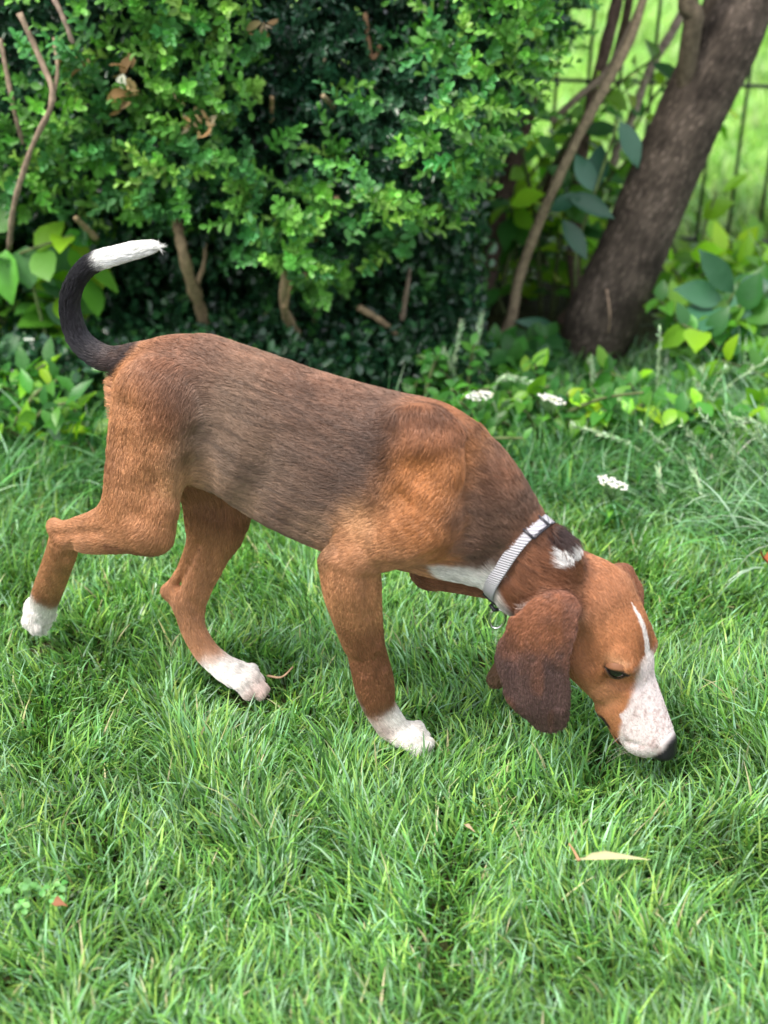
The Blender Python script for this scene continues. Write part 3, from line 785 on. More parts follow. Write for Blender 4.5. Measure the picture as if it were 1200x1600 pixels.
# slider: a frame of two side rails and three bars, webbing showing between them
def bar(a, w0, w1, thick, off, m):
    C_ = loopc[a % 96]; r_ = nrm(C_ - c0); t_ = nrm(loopc[(a + 1) % 96] - loopc[(a - 1) % 96])
    m.tube([C_ + en * w0 + r_ * off, C_ + en * w1 + r_ * off], thick, 8)
m = MB()
SL = 5
for a in (SL - 3, SL + 3): bar(a, -.0085, .0085, .0016, .0018, m)
for w in (-.0085, .0085):
    m.tube([loopc[a % 96] + en * w + nrm(loopc[a % 96] - c0) * .0018 for a in range(SL - 3, SL + 4)], .0014, 8)
m.build("slider", blk, col)
m = MB()
KB = 44
for a in (KB - 1, KB + 3): bar(a, -.0082, .0082, .0016, .0015, m)
for w in (-.0082, .0082):
    m.tube([loopc[a % 96] + en * w + nrm(loopc[a % 96] - c0) * .0016 for a in range(KB - 1, KB + 4)], .0013, 8)
m.build("buckle", blk, col)
met, nt, bs = material("steel_ring"); bs.inputs["Base Color"].default_value = (.75, .75, .74, 1); bs.inputs["Metallic"].default_value = 1; bs.inputs["Roughness"].default_value = .22
rc = B(777, 967, -.012); m = MB()
xa = nrm(np.array([.92, -.3, 0.1])); za = nrm(np.array([.1, 0, 1.0]))
m.tube([rc + (xa * math.cos(a) * .0085 + za * math.sin(a) * .0115) for a in np.linspace(0, 2 * np.pi, 33)], .0016, 8, closed=False)
m.build("ring", met, col)
m = MB(); m.tube([B(766, 944, -.012), B(772, 953, -.014), B(779, 952, -.012)], .0022, 8); m.build("ring_loop", blk, col)
# ================================================================== GROUND
def leaves(Bs, D, Nn, L, Wd, prof, curl=.25, fold=.18, wav=0.0):
    """many leaves at once: rows of three vertices along each rib"""
    n = len(Bs); D = D / np.linalg.norm(D, axis=1)[:, None]
    Nn = Nn - (Nn * D).sum(1)[:, None] * D; Nn /= np.linalg.norm(Nn, axis=1)[:, None] + 1e-9
    S = np.cross(D, Nn); rows = len(prof); V = np.zeros((n, rows, 3, 3))
    cu = curl * R.uniform(.2, 1.6, n); fo = fold * R.uniform(.3, 1.6, n)
    for i, (t, w) in enumerate(prof):
        mid = Bs + D * (L * t)[:, None] - Nn * (L * cu * t * t)[:, None]
        wx = Wd * w; up = Nn * (wx * fo * 2)[:, None]
        wob = (R.normal(size=n) * wav * Wd)[:, None] * Nn if wav else 0
        V[:, i, 0] = mid - S * wx[:, None] + up + wob; V[:, i, 1] = mid; V[:, i, 2] = mid + S * wx[:, None] + up - wob
    q = []
    for i in range(rows - 1):
        for j in (0, 1):
            a = i * 3 + j; q.append([a, a + 1, a + 4, a + 3])
    q = np.array(q); F = (np.arange(n)[:, None, None] * rows * 3 + q[None]).reshape(-1, 4)
    return V.reshape(-1, 3), F, rows * 3
def quads(Bs, D, Nn, L, Wd, curl=.2):
    """small plain leaf: a kite bent along its rib (two triangles a side)"""
    n = len(Bs); D = D / np.linalg.norm(D, axis=1)[:, None]
    Nn = Nn - (Nn * D).sum(1)[:, None] * D; Nn /= np.linalg.norm(Nn, axis=1)[:, None] + 1e-9
    S = np.cross(D, Nn); L_ = L[:, None]; W_ = Wd[:, None]
    a = Bs; b = Bs + D * L_ * .28 + S * W_ * .9 + Nn * W_ * .2; c = Bs + D * L_ * .72 + S * W_ * .8 + Nn * W_ * .1
    d = Bs + D * L_ - Nn * L_ * curl; e = Bs + D * L_ * .72 - S * W_ * .8 + Nn * W_ * .1; f = Bs + D * L_ * .28 - S * W_ * .9 + Nn * W_ * .2
    V = np.stack([a, b, c, d, e, f], 1).reshape(-1, 3)
    F = (np.arange(n)[:, None, None] * 6 + np.array([[0, 1, 2, 3], [0, 3, 4, 5]])[None]).reshape(-1, 4)
    return V, F, 6
def blades(Bs, Hh, Wd, az, lean, bend, rows=5):
    """grass blades: base, length, half width, heading, lean at the root, extra bend to the tip"""
    n = len(Bs); t = np.linspace(0, 1, rows)
    hd = np.stack([np.cos(az), np.sin(az), np.zeros(n)], 1); sd_ = np.stack([-np.sin(az), np.cos(az), np.zeros(n)], 1)
    tw = R.normal(size=n) * .5; sd_ = sd_ * np.cos(tw)[:, None] + hd * np.sin(tw)[:, None]
    V = np.zeros((n, rows, 2, 3)); P = Bs.copy(); ang = lean.copy()
    for i in range(rows):
        w = Wd * (1 - t[i] ** 1.6 * .93) * (.75 + .25 * min(1, t[i] * 4))
        V[:, i, 0] = P - sd_ * w[:, None]; V[:, i, 1] = P + sd_ * w[:, None]
        step = (Hh / (rows - 1))[:, None]
        P = P + (hd * np.sin(ang)[:, None] + np.array([0, 0, 1.0]) * np.cos(ang)[:, None]) * step
        ang = np.minimum(ang + bend / (rows - 1), 2.3)
    q = np.array([[i * 2, i * 2 + 1, i * 2 + 3, i * 2 + 2] for i in range(rows - 1)])
    F = (np.arange(n)[:, None, None] * rows * 2 + q[None]).reshape(-1, 4)
    return V.reshape(-1, 3), F, rows * 2

def hgt(x, y):
    P = np.stack([np.asarray(x) * 1.3, np.asarray(y) * 1.3, np.zeros_like(x)], 1)
    return .018 * vnoise(P, 91) * np.clip((np.asarray(y) - 1.8) / 1.0, 0, 1)
# one sheet of earth, finer near the lawn
gx = np.concatenate([-np.geomspace(120, 3, 14), np.linspace(-2.6, 2.6, 60), np.geomspace(3, 120, 14)])
gy = np.concatenate([-np.geomspace(120, 1, 12), np.linspace(-.6, 7, 80), np.geomspace(7.6, 160, 18)])
GX, GY = np.meshgrid(gx, gy, indexing='ij')
gz = hgt(GX.ravel(), GY.ravel())
gv = np.stack([GX.ravel(), GY.ravel(), gz], 1)
i, j = np.meshgrid(np.arange(len(gx) - 1), np.arange(len(gy) - 1), indexing='ij'); i = i.ravel(); j = j.ravel(); ny_ = len(gy)
gf = np.stack([i * ny_ + j, (i + 1) * ny_ + j, (i + 1) * ny_ + j + 1, i * ny_ + j + 1], 1)
gm, nt, bs = material("soil_and_turf")
tc = N(nt, "ShaderNodeTexCoord"); sep = N(nt, "ShaderNodeSeparateXYZ"); nt.links.new(tc.outputs["Object"], sep.inputs[0])
n1 = N(nt, "ShaderNodeTexNoise"); n1.inputs["Scale"].default_value = 60; n1.inputs["Detail"].default_value = 8
n2 = N(nt, "ShaderNodeTexNoise"); n2.inputs["Scale"].default_value = 2.2; n2.inputs["Detail"].default_value = 4
nt.links.new(tc.outputs["Object"], n1.inputs["Vector"]); nt.links.new(tc.outputs["Object"], n2.inputs["Vector"])
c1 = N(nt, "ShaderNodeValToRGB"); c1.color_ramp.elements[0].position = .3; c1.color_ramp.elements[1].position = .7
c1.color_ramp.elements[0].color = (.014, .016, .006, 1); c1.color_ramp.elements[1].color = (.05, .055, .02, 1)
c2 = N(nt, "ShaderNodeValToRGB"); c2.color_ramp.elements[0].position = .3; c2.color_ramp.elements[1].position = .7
c2.color_ramp.elements[0].color = (.12, .30, .04, 1); c2.color_ramp.elements[1].color = (.24, .44, .08, 1)  # turf beyond the fence: sunlight painted in as brighter green
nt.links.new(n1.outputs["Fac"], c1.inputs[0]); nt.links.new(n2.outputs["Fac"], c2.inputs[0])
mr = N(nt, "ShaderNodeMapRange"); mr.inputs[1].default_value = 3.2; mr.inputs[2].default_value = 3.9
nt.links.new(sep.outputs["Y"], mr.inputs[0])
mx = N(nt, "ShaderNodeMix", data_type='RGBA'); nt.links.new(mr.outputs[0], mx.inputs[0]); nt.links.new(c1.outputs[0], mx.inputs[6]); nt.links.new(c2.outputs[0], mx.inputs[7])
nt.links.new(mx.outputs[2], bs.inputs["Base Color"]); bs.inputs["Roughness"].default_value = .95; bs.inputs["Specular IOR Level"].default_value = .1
bp = N(nt, "ShaderNodeBump"); bp.inputs["Distance"].default_value = .01; nt.links.new(n1.outputs["Fac"], bp.inputs["Height"]); nt.links.new(bp.outputs[0], bs.inputs["Normal"])
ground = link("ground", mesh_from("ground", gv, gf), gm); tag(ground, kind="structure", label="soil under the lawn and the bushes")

grass_mat = tint_mat("grass_blade", .38, .45, trans=.32, tr_mul=(1.0, 1.12, .6))
def colours(n, table, p, jit=.22):
    t = np.array(table); k = R.choice(len(t), n, p=np.array(p) / sum(p))
    c = t[k] * np.exp(R.normal(size=(n, 1)) * jit) * np.exp(R.normal(size=(n, 3)) * .05)
    return np.clip(c, .003, .9)
paws_xy = [(B(636, 1156, -.018), .045), (B(378, 1066, .008), .045), (B(62, 972, .026), .035)]
def turf(name, n, xy, hl, hh, wl, wh, table, p, lean=(.1, .9), bend=(.2, 1.6), label="", sc=6.0, press=True, dirn=1.0):
    x, y = xy; n = len(x); P = np.stack([x, y, hgt(x, y)], 1)
    az = 2 * np.pi * vnoise(np.stack([x * sc, y * sc, x * 0], 1), 71) * 1.1 * dirn + R.normal(size=n) * 1.1
    H_ = R.uniform(hl, hh, n) * (1 + .30 * vnoise(np.stack([x * 9, y * 9, x * 0], 1), 72)) * np.where(R.random(n) < .10, 1.30, 1)
    if press:
        for c, r in paws_xy:
            d = np.hypot(x - c[0], (y - c[1]) * .9); H_ *= .58 + .42 * sst(d, r * .5, r * 1.7)
            in_ = d < r * .45; H_[in_] *= .5
        d = np.hypot(x - .285, y - 1.27); H_ *= .72 + .28 * sst(d, .03, .09)
    if name == 'tall_grass': H_ *= .6 + .75 * sst(x, .38, .68)
    if not press: H_ *= 1 - .55 * sst(y, 2.25, 2.4) * sst(x, .12, .22) * sst(.62 - x, 0, .1) * (y < 3)
    W_ = R.uniform(wl, wh, n)
    V, F, k = blades(P, H_, W_, az, R.uniform(*lean, n), R.uniform(*bend, n))
    C = colours(n, table, p)
    C *= (1 + .16 * vnoise(np.stack([x * 5, y * 5, x * 0], 1), 73) + .14 * vnoise(np.stack([x * 18, y * 18, x * 0], 1), 74))[:, None]
    C = np.repeat(C, k, 0); rows = k // 2
    t = np.tile(np.repeat(np.linspace(0, 1, rows), 2), n)                # paler sheath at the root of each blade
    C = C * (1 + (np.array([.15, .0, .15]) * np.clip(.35 - t, 0, 1)[:, None]))
    o = link(name, mesh_from(name, V, F, C), grass_mat, smooth=True); tag(o, label, None, None, "stuff"); return o
def wedge(n, y0, y1, mx_=.14, pw=1.0):
    y = y0 + (y1 - y0) * R.random(int(n * 2)) ** pw; x = R.uniform(-1, 1, len(y)) * (.30 * y1 + mx_ + .1)
    k = np.abs(x) < .275 * y + mx_ + .06; return x[k][:n], y[k][:n]
GT = [(.195, .405, .085), (.120, .300, .068), (.200, .415, .180), (.30, .50, .10), (.045, .125, .028), (.50, .49, .27), (.32, .53, .33)]
turf("grass", 0, wedge(92000, .80, 2.12), .026, .054, .0009, .0023, GT, [28, 22, 17, 12, 14, 2.2, 11], label="short mown lawn of mixed green blades", bend=(.1, 1.35), lean=(.05, .85))
x, y = wedge(22000, 1.95, 2.52, .25); kk = ~((x > -.46) & (x < .16) & (y > 2.20 + R.normal(size=len(x)) * .05))
turf("long_grass", 0, (x[kk], y[kk]), .04, .12, .0012, .0026,
     [(.045, .17, .035), (.07, .22, .06), (.10, .26, .12), (.14, .30, .05)], [40, 30, 14, 10], label="longer rough grass in front of the bushes", press=False, bend=(.4, 2.4), sc=4)

n_ = 13000; x = R.uniform(.22, 1.0, n_); y = 1.85 + .75 * R.random(n_); kk = (x - .22) * 1.2 + (y - 1.85) * .9 + R.normal(size=n_) * .08 > .22
turf("tall_grass", 0, (x[kk], y[kk]), .055, .16, .0013, .0030, [(.14, .32, .14), (.26, .44, .28), (.11, .29, .08), (.18, .38, .10), (.40, .52, .38)], [4, 3.2, 3.5, 3, 1.4],
     label="tall pale grass between the lawn and the sapling", press=False, bend=(.5, 2.4), sc=5)
# lawn behind the fence: its sunshine is painted as brighter blade colours
x = R.uniform(-1.2, 3.4, 26000); y = 3.35 + 4.2 * R.random(26000) ** 1.3
turf("meadow_grass", 0, (x, y), .05, .09, .003, .006, [(.29, .48, .13), (.38, .55, .19), (.20, .40, .10)], [1, 1, 1],
     label="bright green lawn behind the wire fence, sunshine put into its colour", press=False)

# ================================================================== BOX HEDGE
hedge = empty("box_hedge", (-.25, 2.95, 0)); tag(hedge, "large dense boxwood bush with bright young tips behind the puppy", "bush")
leaf_young = tint_mat("young_box_leaf", .42, .45, trans=.25, tr_mul=(1.0, 1.15, .55))
leaf_old = tint_mat("old_box_leaf", .28, .6, trans=.06)
bark = tint_mat("twig_bark", .85, .2, bump=(160, .6, (1, 1, .3)), noise=(90, .35))
# outline of the bush: front surface y as a function of x and z
def hedge_front(x, z):
    P = np.stack([x * 4.2, z * 4.2, x * 0], 1)
    f = 2.36 + .10 * vnoise(P, 51) + .055 * vnoise(P * 2.3, 52)
    f += .45 * sst(hedge_bottom(x) + .14 - z, 0, .22)                               # tucked in towards the hollow at the bottom
    f += .9 * sst(x, .10, .62) * 1.0 + .30 * sst(-x, .45, .9)
    f += .05 * np.clip(z - .9, 0, 2)
    return f
def hedge_bottom(x): return np.interp(x, [-.9, -.6, -.355, -.22, -.15, -.08, .02, .06, .14, .38], [.30, .25, .245, .215, .155, .135, .150, .22, .29, .60])
def sprig_cloud(n, zlo, zhi, xlo, xhi, depth, L, leafL, per, table, p, mat, name, upw=.35, prof=None, keep=None, spread=.9):
    x = R.uniform(xlo, xhi, n); z = R.uniform(zlo, zhi, n)
    ok = z > hedge_bottom(x) + R.normal(size=n) * .02
    x, z = x[ok], z[ok]
    if keep is not None: k = keep(x, z); x, z = x[k], z[k]
    n = len(x)
    y = hedge_front(x, z) + R.uniform(depth[0], depth[1], n)
    Bs = np.stack([x, y, z], 1)
    D = np.stack([R.normal(size=n) * .55, -R.uniform(.25, 1.1, n), R.normal(size=n) * .35 + upw], 1); D /= np.linalg.norm(D, axis=1)[:, None]
    Ls = R.uniform(.6, 1.3, n) * L
    A = np.cross(D, R.normal(size=(n, 3))); A /= np.linalg.norm(A, axis=1)[:, None]; Bx = np.cross(D, A)
    pos, dr, nr, ll, cc = [], [], [], [], []
    C0 = colours(n, table, p, .14)
    for i in range(per):
        t = (i // 2 + .4) / (per / 2); ang = (i % 2) * np.pi + (i // 2) * np.pi / 2 + R.normal(size=n) * .25
        rad_ = A * np.cos(ang)[:, None] + Bx * np.sin(ang)[:, None]
        op = spread * (1.1 - .65 * t) + R.normal(size=n) * .15
        d = D * np.cos(op)[:, None] + rad_ * np.sin(op)[:, None]
        pos.append(Bs + D * (Ls * t)[:, None]); dr.append(d); nr.append(D * np.sin(op)[:, None] - rad_ * np.cos(op)[:, None] + R.normal(size=(n, 3)) * .2)
        ll.append(leafL * R.uniform(.75, 1.2, n) * (1 - .35 * t)); cc.append(C0 * (1 + .35 * (t - .4)) * np.exp(R.normal(size=(n, 1)) * .10))
    pos, dr, nr, ll, cc = map(np.concatenate, (pos, dr, nr, ll, cc))
    if prof: V, F, k = leaves(pos, dr, nr, ll, ll * .27, prof, curl=.15, fold=.25)
    else: V, F, k = quads(pos, dr, nr, ll, ll * .28)
    o = link(name, mesh_from(name, V, F, np.repeat(cc, k, 0)), mat, hedge); return o
BOXP = [(0, .12), (.18, .55), (.48, .95), (.78, .92), (.94, .55), (1.0, .22)]
lump = lambda x, z: vnoise(np.stack([x * 7, z * 6, x * 0], 1), 53)
young_keep = lambda x, z: (lump(x, z) + R.normal(size=len(x)) * .16 + .30 - .7 * sst(x, .10, .5) > -.02) & (R.random(len(x)) < .35 + .65 * sst(lump(x * 2.1, z * 2.1) + .5, 0, .8))
YT = [(.110, .31, .055), (.165, .41, .070), (.090, .29, .085), (.26, .50, .09), (.050, .17, .05)]
fo = sprig_cloud(3300, .14, .80, -1.0, .62, (-.085, .03), .072, .0205, 14, YT, [30, 30, 24, 10, 16], leaf_young, "foliage", prof=BOXP, keep=young_keep)
fo["label"] = "bright green young shoot tips"
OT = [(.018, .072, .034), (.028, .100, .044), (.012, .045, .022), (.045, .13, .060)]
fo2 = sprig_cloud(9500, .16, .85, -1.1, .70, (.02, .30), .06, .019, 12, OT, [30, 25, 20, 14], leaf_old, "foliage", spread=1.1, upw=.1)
fo2["label"] = "dark glossy old leaves"
fo3 = sprig_cloud(5200, .75, 1.75, -1.5, .9, (-.05, .25), .08, .03, 8, YT + OT, [6] * 5 + [10] * 4, leaf_old, "foliage", spread=1.1)
n = 3300; per = 10
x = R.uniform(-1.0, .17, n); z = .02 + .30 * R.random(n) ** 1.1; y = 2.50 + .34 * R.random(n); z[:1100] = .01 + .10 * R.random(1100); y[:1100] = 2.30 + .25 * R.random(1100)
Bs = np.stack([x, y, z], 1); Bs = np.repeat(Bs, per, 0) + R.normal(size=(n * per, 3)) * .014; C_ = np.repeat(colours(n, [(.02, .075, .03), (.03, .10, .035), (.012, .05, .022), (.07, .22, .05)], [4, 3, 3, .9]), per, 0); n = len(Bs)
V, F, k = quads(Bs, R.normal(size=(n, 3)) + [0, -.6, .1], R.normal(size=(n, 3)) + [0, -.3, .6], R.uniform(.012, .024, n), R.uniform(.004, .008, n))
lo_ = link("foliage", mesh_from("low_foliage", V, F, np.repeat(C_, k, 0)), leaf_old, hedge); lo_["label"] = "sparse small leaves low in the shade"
# low leaves and litter deep in the hollow, then dark leaves through its whole inside
n = 26000
x = R.uniform(-1.5, .55, n); z = R.uniform(.18, 1.7, n); y = 2.55 + R.random(n) ** 1.2 * 1.0
z[:9000] = R.uniform(0, .36, 9000); x[:9000] = R.uniform(-.95, .15, 9000); y[:9000] = R.uniform(2.72, 3.25, 9000) + .5 * np.abs(R.normal(size=9000)) * .1
low_ = np.arange(n) < 9000
ok = low_ | (z > hedge_bottom(x) - .02) & (y > hedge_front(x, z) + .1) & (y < 3.5 - .6 * sst(x, .0, .5)); x, y, z = x[ok], y[ok], z[ok]; n = len(x)
V, F, k = quads(np.stack([x, y, z], 1), R.normal(size=(n, 3)), R.normal(size=(n, 3)), R.uniform(.02, .05, n), R.uniform(.010, .02, n))
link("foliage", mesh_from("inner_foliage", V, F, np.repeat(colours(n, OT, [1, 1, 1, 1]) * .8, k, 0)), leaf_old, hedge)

def stem(parent, pts, r0, r1, colr, name="stem", sides=9, lumps=.10, n=26, mat=None):
    S = spline(np.array(pts), n); rr = np.interp(np.linspace(0, 1, n), [0, 1], [r0, r1]) * (1 + lumps * R.normal(size=n))
    m = MB(); m.tube(S, rr, sides, colr, rough=lumps * .6); return m.build(name, mat or bark, parent)
TANB = (.30, .22, .13); GRB = (.20, .155, .11); DKB = (.07, .05, .035)
hs = [  # px, py, Y of each bend, thickness
 ([(330, 590, 2.56), (318, 500, 2.46), (298, 440, 2.38), (284, 385, 2.35), (276, 340, 2.42)], .012, .008, TANB),
 ([(305, 450, 2.40), (318, 415, 2.42), (322, 380, 2.46)], .005, .003, TANB),
 ([(476, 560, 2.54), (462, 520, 2.45), (444, 480, 2.34), (447, 420, 2.30), (462, 365, 2.34)], .009, .006, TANB),
 ([(444, 480, 2.33), (458, 434, 2.30), (490, 430, 2.27)], .006, .004, (.42, .28, .17)),
 ([(520, 560, 2.8), (470, 505, 2.72), (420, 488, 2.75)], .007, .004, TANB),
 ([(560, 480, 2.42), (600, 505, 2.44), (640, 545, 2.48)], .006, .004, TANB),
 ([(628, 500, 2.46), (636, 450, 2.46), (640, 420, 2.5)], .005, .003, GRB),
 ([(30, 20, 2.22), (62, 90, 2.22), (82, 155, 2.20), (50, 230, 2.22), (22, 320, 2.25), (14, 390, 2.3)], .0048, .0042, (.27, .20, .145)),
 ([(82, 155, 2.20), (90, 110, 2.24), (84, 60, 2.3)], .0035, .0025, (.25, .19, .13)),
 ([(75, -20, 2.24), (98, 25, 2.22), (114, 68, 2.22)], .0042, .0035, (.32, .24, .19)),
 ([(0, 60, 2.3), (22, 170, 2.28), (36, 225, 2.3)], .004, .003, (.24, .18, .13)),
 ([(527, 310, 2.33), (508, 342, 2.36), (490, 375, 2.45)], .006, .0065, (.40, .28, .16)),
 ([(504, 92, 2.36), (503, 130, 2.42)], .0048, .005, (.45, .34, .22)), ([(425, 152, 2.34), (424, 190, 2.4)], .0035, .004, (.45, .30, .16)),
 ([(505, 150, 2.3), (528, 175, 2.38)], .004, .004, (.42, .33, .2)), ([(438, 548, 2.62), (416, 526, 2.6), (396, 532, 2.62)], .005, .004, (.42, .35, .24)),
 ([(570, 20, 2.42), (582, 90, 2.4), (600, 60, 2.4)], .004, .004, (.30, .18, .10)),
 ([(118, 340, 2.3), (150, 372, 2.36)], .004, .005, (.33, .25, .14)),
]
for pts, r0, r1, c in hs: stem(hedge, [at_y(*p) for p in pts], r0, r1, c)
for q in range(9):
    x0 = -.95 + q * .15 + R.normal() * .03; y0 = 2.95 + R.normal() * .08
    stem(hedge, [(x0, y0, -.02), (x0 + R.normal() * .04, y0, .2), (x0 + R.normal() * .10, y0 - .05, .5), (x0 + R.normal() * .16, y0 - .1, .95)], .014, .006, np.array(DKB) * R.uniform(.8, 2.0))
# withered leaves caught in the bush
dry = tint_mat("dry_leaf", .7, .25, trans=.2, tr_mul=(1.1, .9, .6))
def dry_cluster(px, py, Y, n, spread, L, parent):
    c = at_y(px, py, Y); Bs = c + R.normal(size=(n, 3)) * np.array([spread, .015, spread * .8])
    D = R.normal(size=(n, 3)) + np.array([.3, -.4, -.3])
    V, F, k = leaves(Bs, D, R.normal(size=(n, 3)), R.uniform(.6, 1.2, n) * L, R.uniform(.2, .35, n) * L, BOXP, curl=.6, fold=.5, wav=.15)
    link("dry_leaves", mesh_from("dry_leaves", V, F, np.repeat(colours(n, [(.55, .40, .20), (.42, .27, .12), (.65, .52, .34)], [2, 2, 1]), k, 0)), dry, parent)
for a in ((198, 115, 2.26, 9, .009, .024), (186, 155, 2.26, 6, .006, .026), (303, 186, 2.26, 20, .013, .012), (290, 178, 2.26, 8, .016, .010), (120, 100, 2.3, 8, .015, .016),
          (320, 190, 2.26, 5, .006, .02), (405, 45, 2.3, 8, .012, .02)): dry_cluster(*a, hedge)

# ================================================================== LEANING TREE
tree = empty("leaning_tree", tuple(at_y(948, 590, 2.60)))
tag(tree, "brown leaning tree trunk in front of the wire fence", "tree")
tp = np.array([list(at_y(912, 640, 2.60)) + [.058], list(at_y(922, 575, 2.60)) + [.058], list(at_y(940, 500, 2.60)) + [.068], list(at_y(984, 400, 2.61)) + [.062], list(at_y(1030, 290, 2.63)) + [.060],
               list(at_y(1078, 180, 2.65)) + [.059], list(at_y(1130, 70, 2.68)) + [.061], list(at_y(1176, -40, 2.72)) + [.060], [.80, 2.78, 1.05, .056], [.98, 2.9, 1.6, .050], [1.15, 3.0, 2.4, .040], [1.2, 3.1, 3.0, .02]])
S = spline(tp, 260); sides = 160; ctr, rad_ = S[:, :3], S[:, 3]
T = np.gradient(ctr, axis=0); T /= np.linalg.norm(T, axis=1)[:, None]
A = np.cross(T, [0, 1.0, 0]); A /= np.linalg.norm(A, axis=1)[:, None]; Bx = np.cross(T, A)
th = np.arange(sides) * 2 * np.pi / sides; arc = np.cumsum(np.r_[0, np.linalg.norm(np.diff(ctr, axis=0), axis=1)])
cx, cy = np.cos(th), np.sin(th)
gp = np.stack([np.repeat(arc * 9, sides), np.tile(cx * 1.6, len(S)), np.tile(cy * 1.6, len(S))], 1)
rel = .030 * vnoise(gp, 81)
g1 = vnoise(np.stack([np.repeat(arc * 38, sides), np.tile(cx * 9, len(S)), np.tile(cy * 9, len(S))], 1), 82)
g2 = vnoise(np.stack([np.repeat(arc * 110, sides), np.tile(cx * 22, len(S)), np.tile(cy * 22, len(S))], 1), 83)
g3 = vnoise(np.stack([np.repeat(arc * 260, sides), np.tile(cx * 34, len(S)), np.tile(cy * 34, len(S))], 1), 84)
flare = .0 * np.exp(-np.repeat(arc, sides) / .07) * (.6 + .4 * np.tile(np.cos(3 * th + 1), len(S)))
rr = np.repeat(rad_, sides) * (1 + rel + flare + .022 * -np.abs(g1) + .018 * g2 + .010 * g3)
V = np.repeat(ctr, sides, 0) + rr[:, None] * (np.tile(cx, len(S))[:, None] * np.repeat(A, sides, 0) + np.tile(cy, len(S))[:, None] * np.repeat(Bx, sides, 0))
i, j = np.meshgrid(np.arange(len(S) - 1), np.arange(sides), indexing='ij'); i = i.ravel(); j = j.ravel(); j2 = (j + 1) % sides
F = np.stack([i * sides + j, i * sides + j2, (i + 1) * sides + j2, (i + 1) * sides + j], 1)
bc = np.array([.064, .050, .039]) * (1 + .35 * g2 + .25 * g1)[:, None]
spk = sst(g3 + .3 * g2, .45, .75); bc = bc * (1 - spk[:, None] * .7) + np.array([.20, .155, .125]) * spk[:, None] * .7
bark2 = tint_mat("rough_bark", .9, .2, bump=(48, 1.0, (1, 1, .35)), noise=(22, .55))
link("trunk", mesh_from("trunk", V, F, np.clip(bc, .01, .6)), bark2, tree)
stem(tree, [at_y(1072, 200, 2.65), at_y(1072, 120, 2.63), at_y(1084, 30, 2.61), at_y(1100, -60, 2.62), np.array([.80, 2.7, 1.2]), np.array([.7, 2.8, 2.4])], .017, .017, (.12, .095, .065), "limb", 16, .012, 60)
stem(tree, [at_y(948, 452, 2.53), at_y(953, 490, 2.52), at_y(951, 520, 2.53)], .0022, .0018, (.34, .24, .17), "shoot", 8)
for k_, (a, b, c) in enumerate((((1.05, 2.94, 1.9), (.8, 3.3, 2.6), (.5, 3.6, 3.1)), ((1.12, 2.98, 2.2), (1.8, 3.6, 2.8), (2.3, 4.0, 3.2)), ((1.13, 3.0, 2.3), (1.3, 3.8, 2.9), (1.2, 4.5, 3.3)), ((1.0, 2.92, 1.8), (1.5, 3.2, 2.5), (1.7, 3.4, 3.0)))):
    stem(tree, [np.array(a), np.array(b), np.array(c)], .03, .012, (.12, .085, .06), "limb", 10, .05)
# crown, unseen above the frame: added as a shade caster, later cut small
n = 9000
q = R.normal(size=(n, 3)); q /= np.linalg.norm(q, axis=1)[:, None]; q *= (R.random(n) ** .45)[:, None]
P = np.array([1.4, 3.8, 3.25]) + q * np.array([1.2, 1.0, .75]); P = P[P[:, 2] > 2.05 + .15 * vnoise(P * 2, 9)[:len(P)]]
n = len(P); V, F, k = quads(P, R.normal(size=(n, 3)), R.normal(size=(n, 3)) * .5 + np.array([0, 0, 1]), R.uniform(.08, .15, n), R.uniform(.03, .055, n))
crown_leaf = tint_mat("tree_leaf", .45, .4, trans=.22)
link("crown", mesh_from("crown", V, F, np.repeat(colours(n, [(.05, .16, .03), (.07, .2, .04)], [1, 1]), k, 0)), crown_leaf, tree)

# ================================================================== WIRE FENCE
fence = empty("wire_fence", (.7, 3.12, 0)); tag(fence, "black wire mesh garden fence behind the leaning trunk", "fence")
wire_mat, nt, bs = material("black_wire"); bs.inputs["Base Color"].default_value = (.012, .014, .014, 1); bs.inputs["Roughness"].default_value = .4
fy = lambda x: 3.16 - .10 * (x - .6)
def wire(name, p0, p1, r=.0026):
    m = MB(); m.tube(np.linspace(p0, p1, 4), r, 8); return m.build(name, wire_mat, fence)
wx0 = at_y(1025, 120, 3.12)[0]
for k_ in range(-12, 24):
    x = wx0 + k_ * .0655; wire("upright_wire", (x - .012, fy(x), -.03), (x + .012, fy(x), .80), .0038)
for z in (at_y(1150, 383, 3.10)[2], at_y(1040, 136, 3.12)[2], at_y(1040, 136, 3.12)[2] * 2 - at_y(1150, 383, 3.10)[2]):
    m = MB(); xs = np.linspace(wx0 - .8, wx0 + 1.55, 12); m.tube([(x, fy(x) - .003, z - .012 * (x - .6)) for x in xs], .0042, 8); m.build("cross_wire", wire_mat, fence)
for x in (wx0 - .8, wx0 + 1.55):
    m = MB(); m.tube([(x, fy(x) + .02, -.05), (x, fy(x) + .02, .4), (x, fy(x) + .02, .88)], .016, 12); m.build("post", wire_mat, fence)

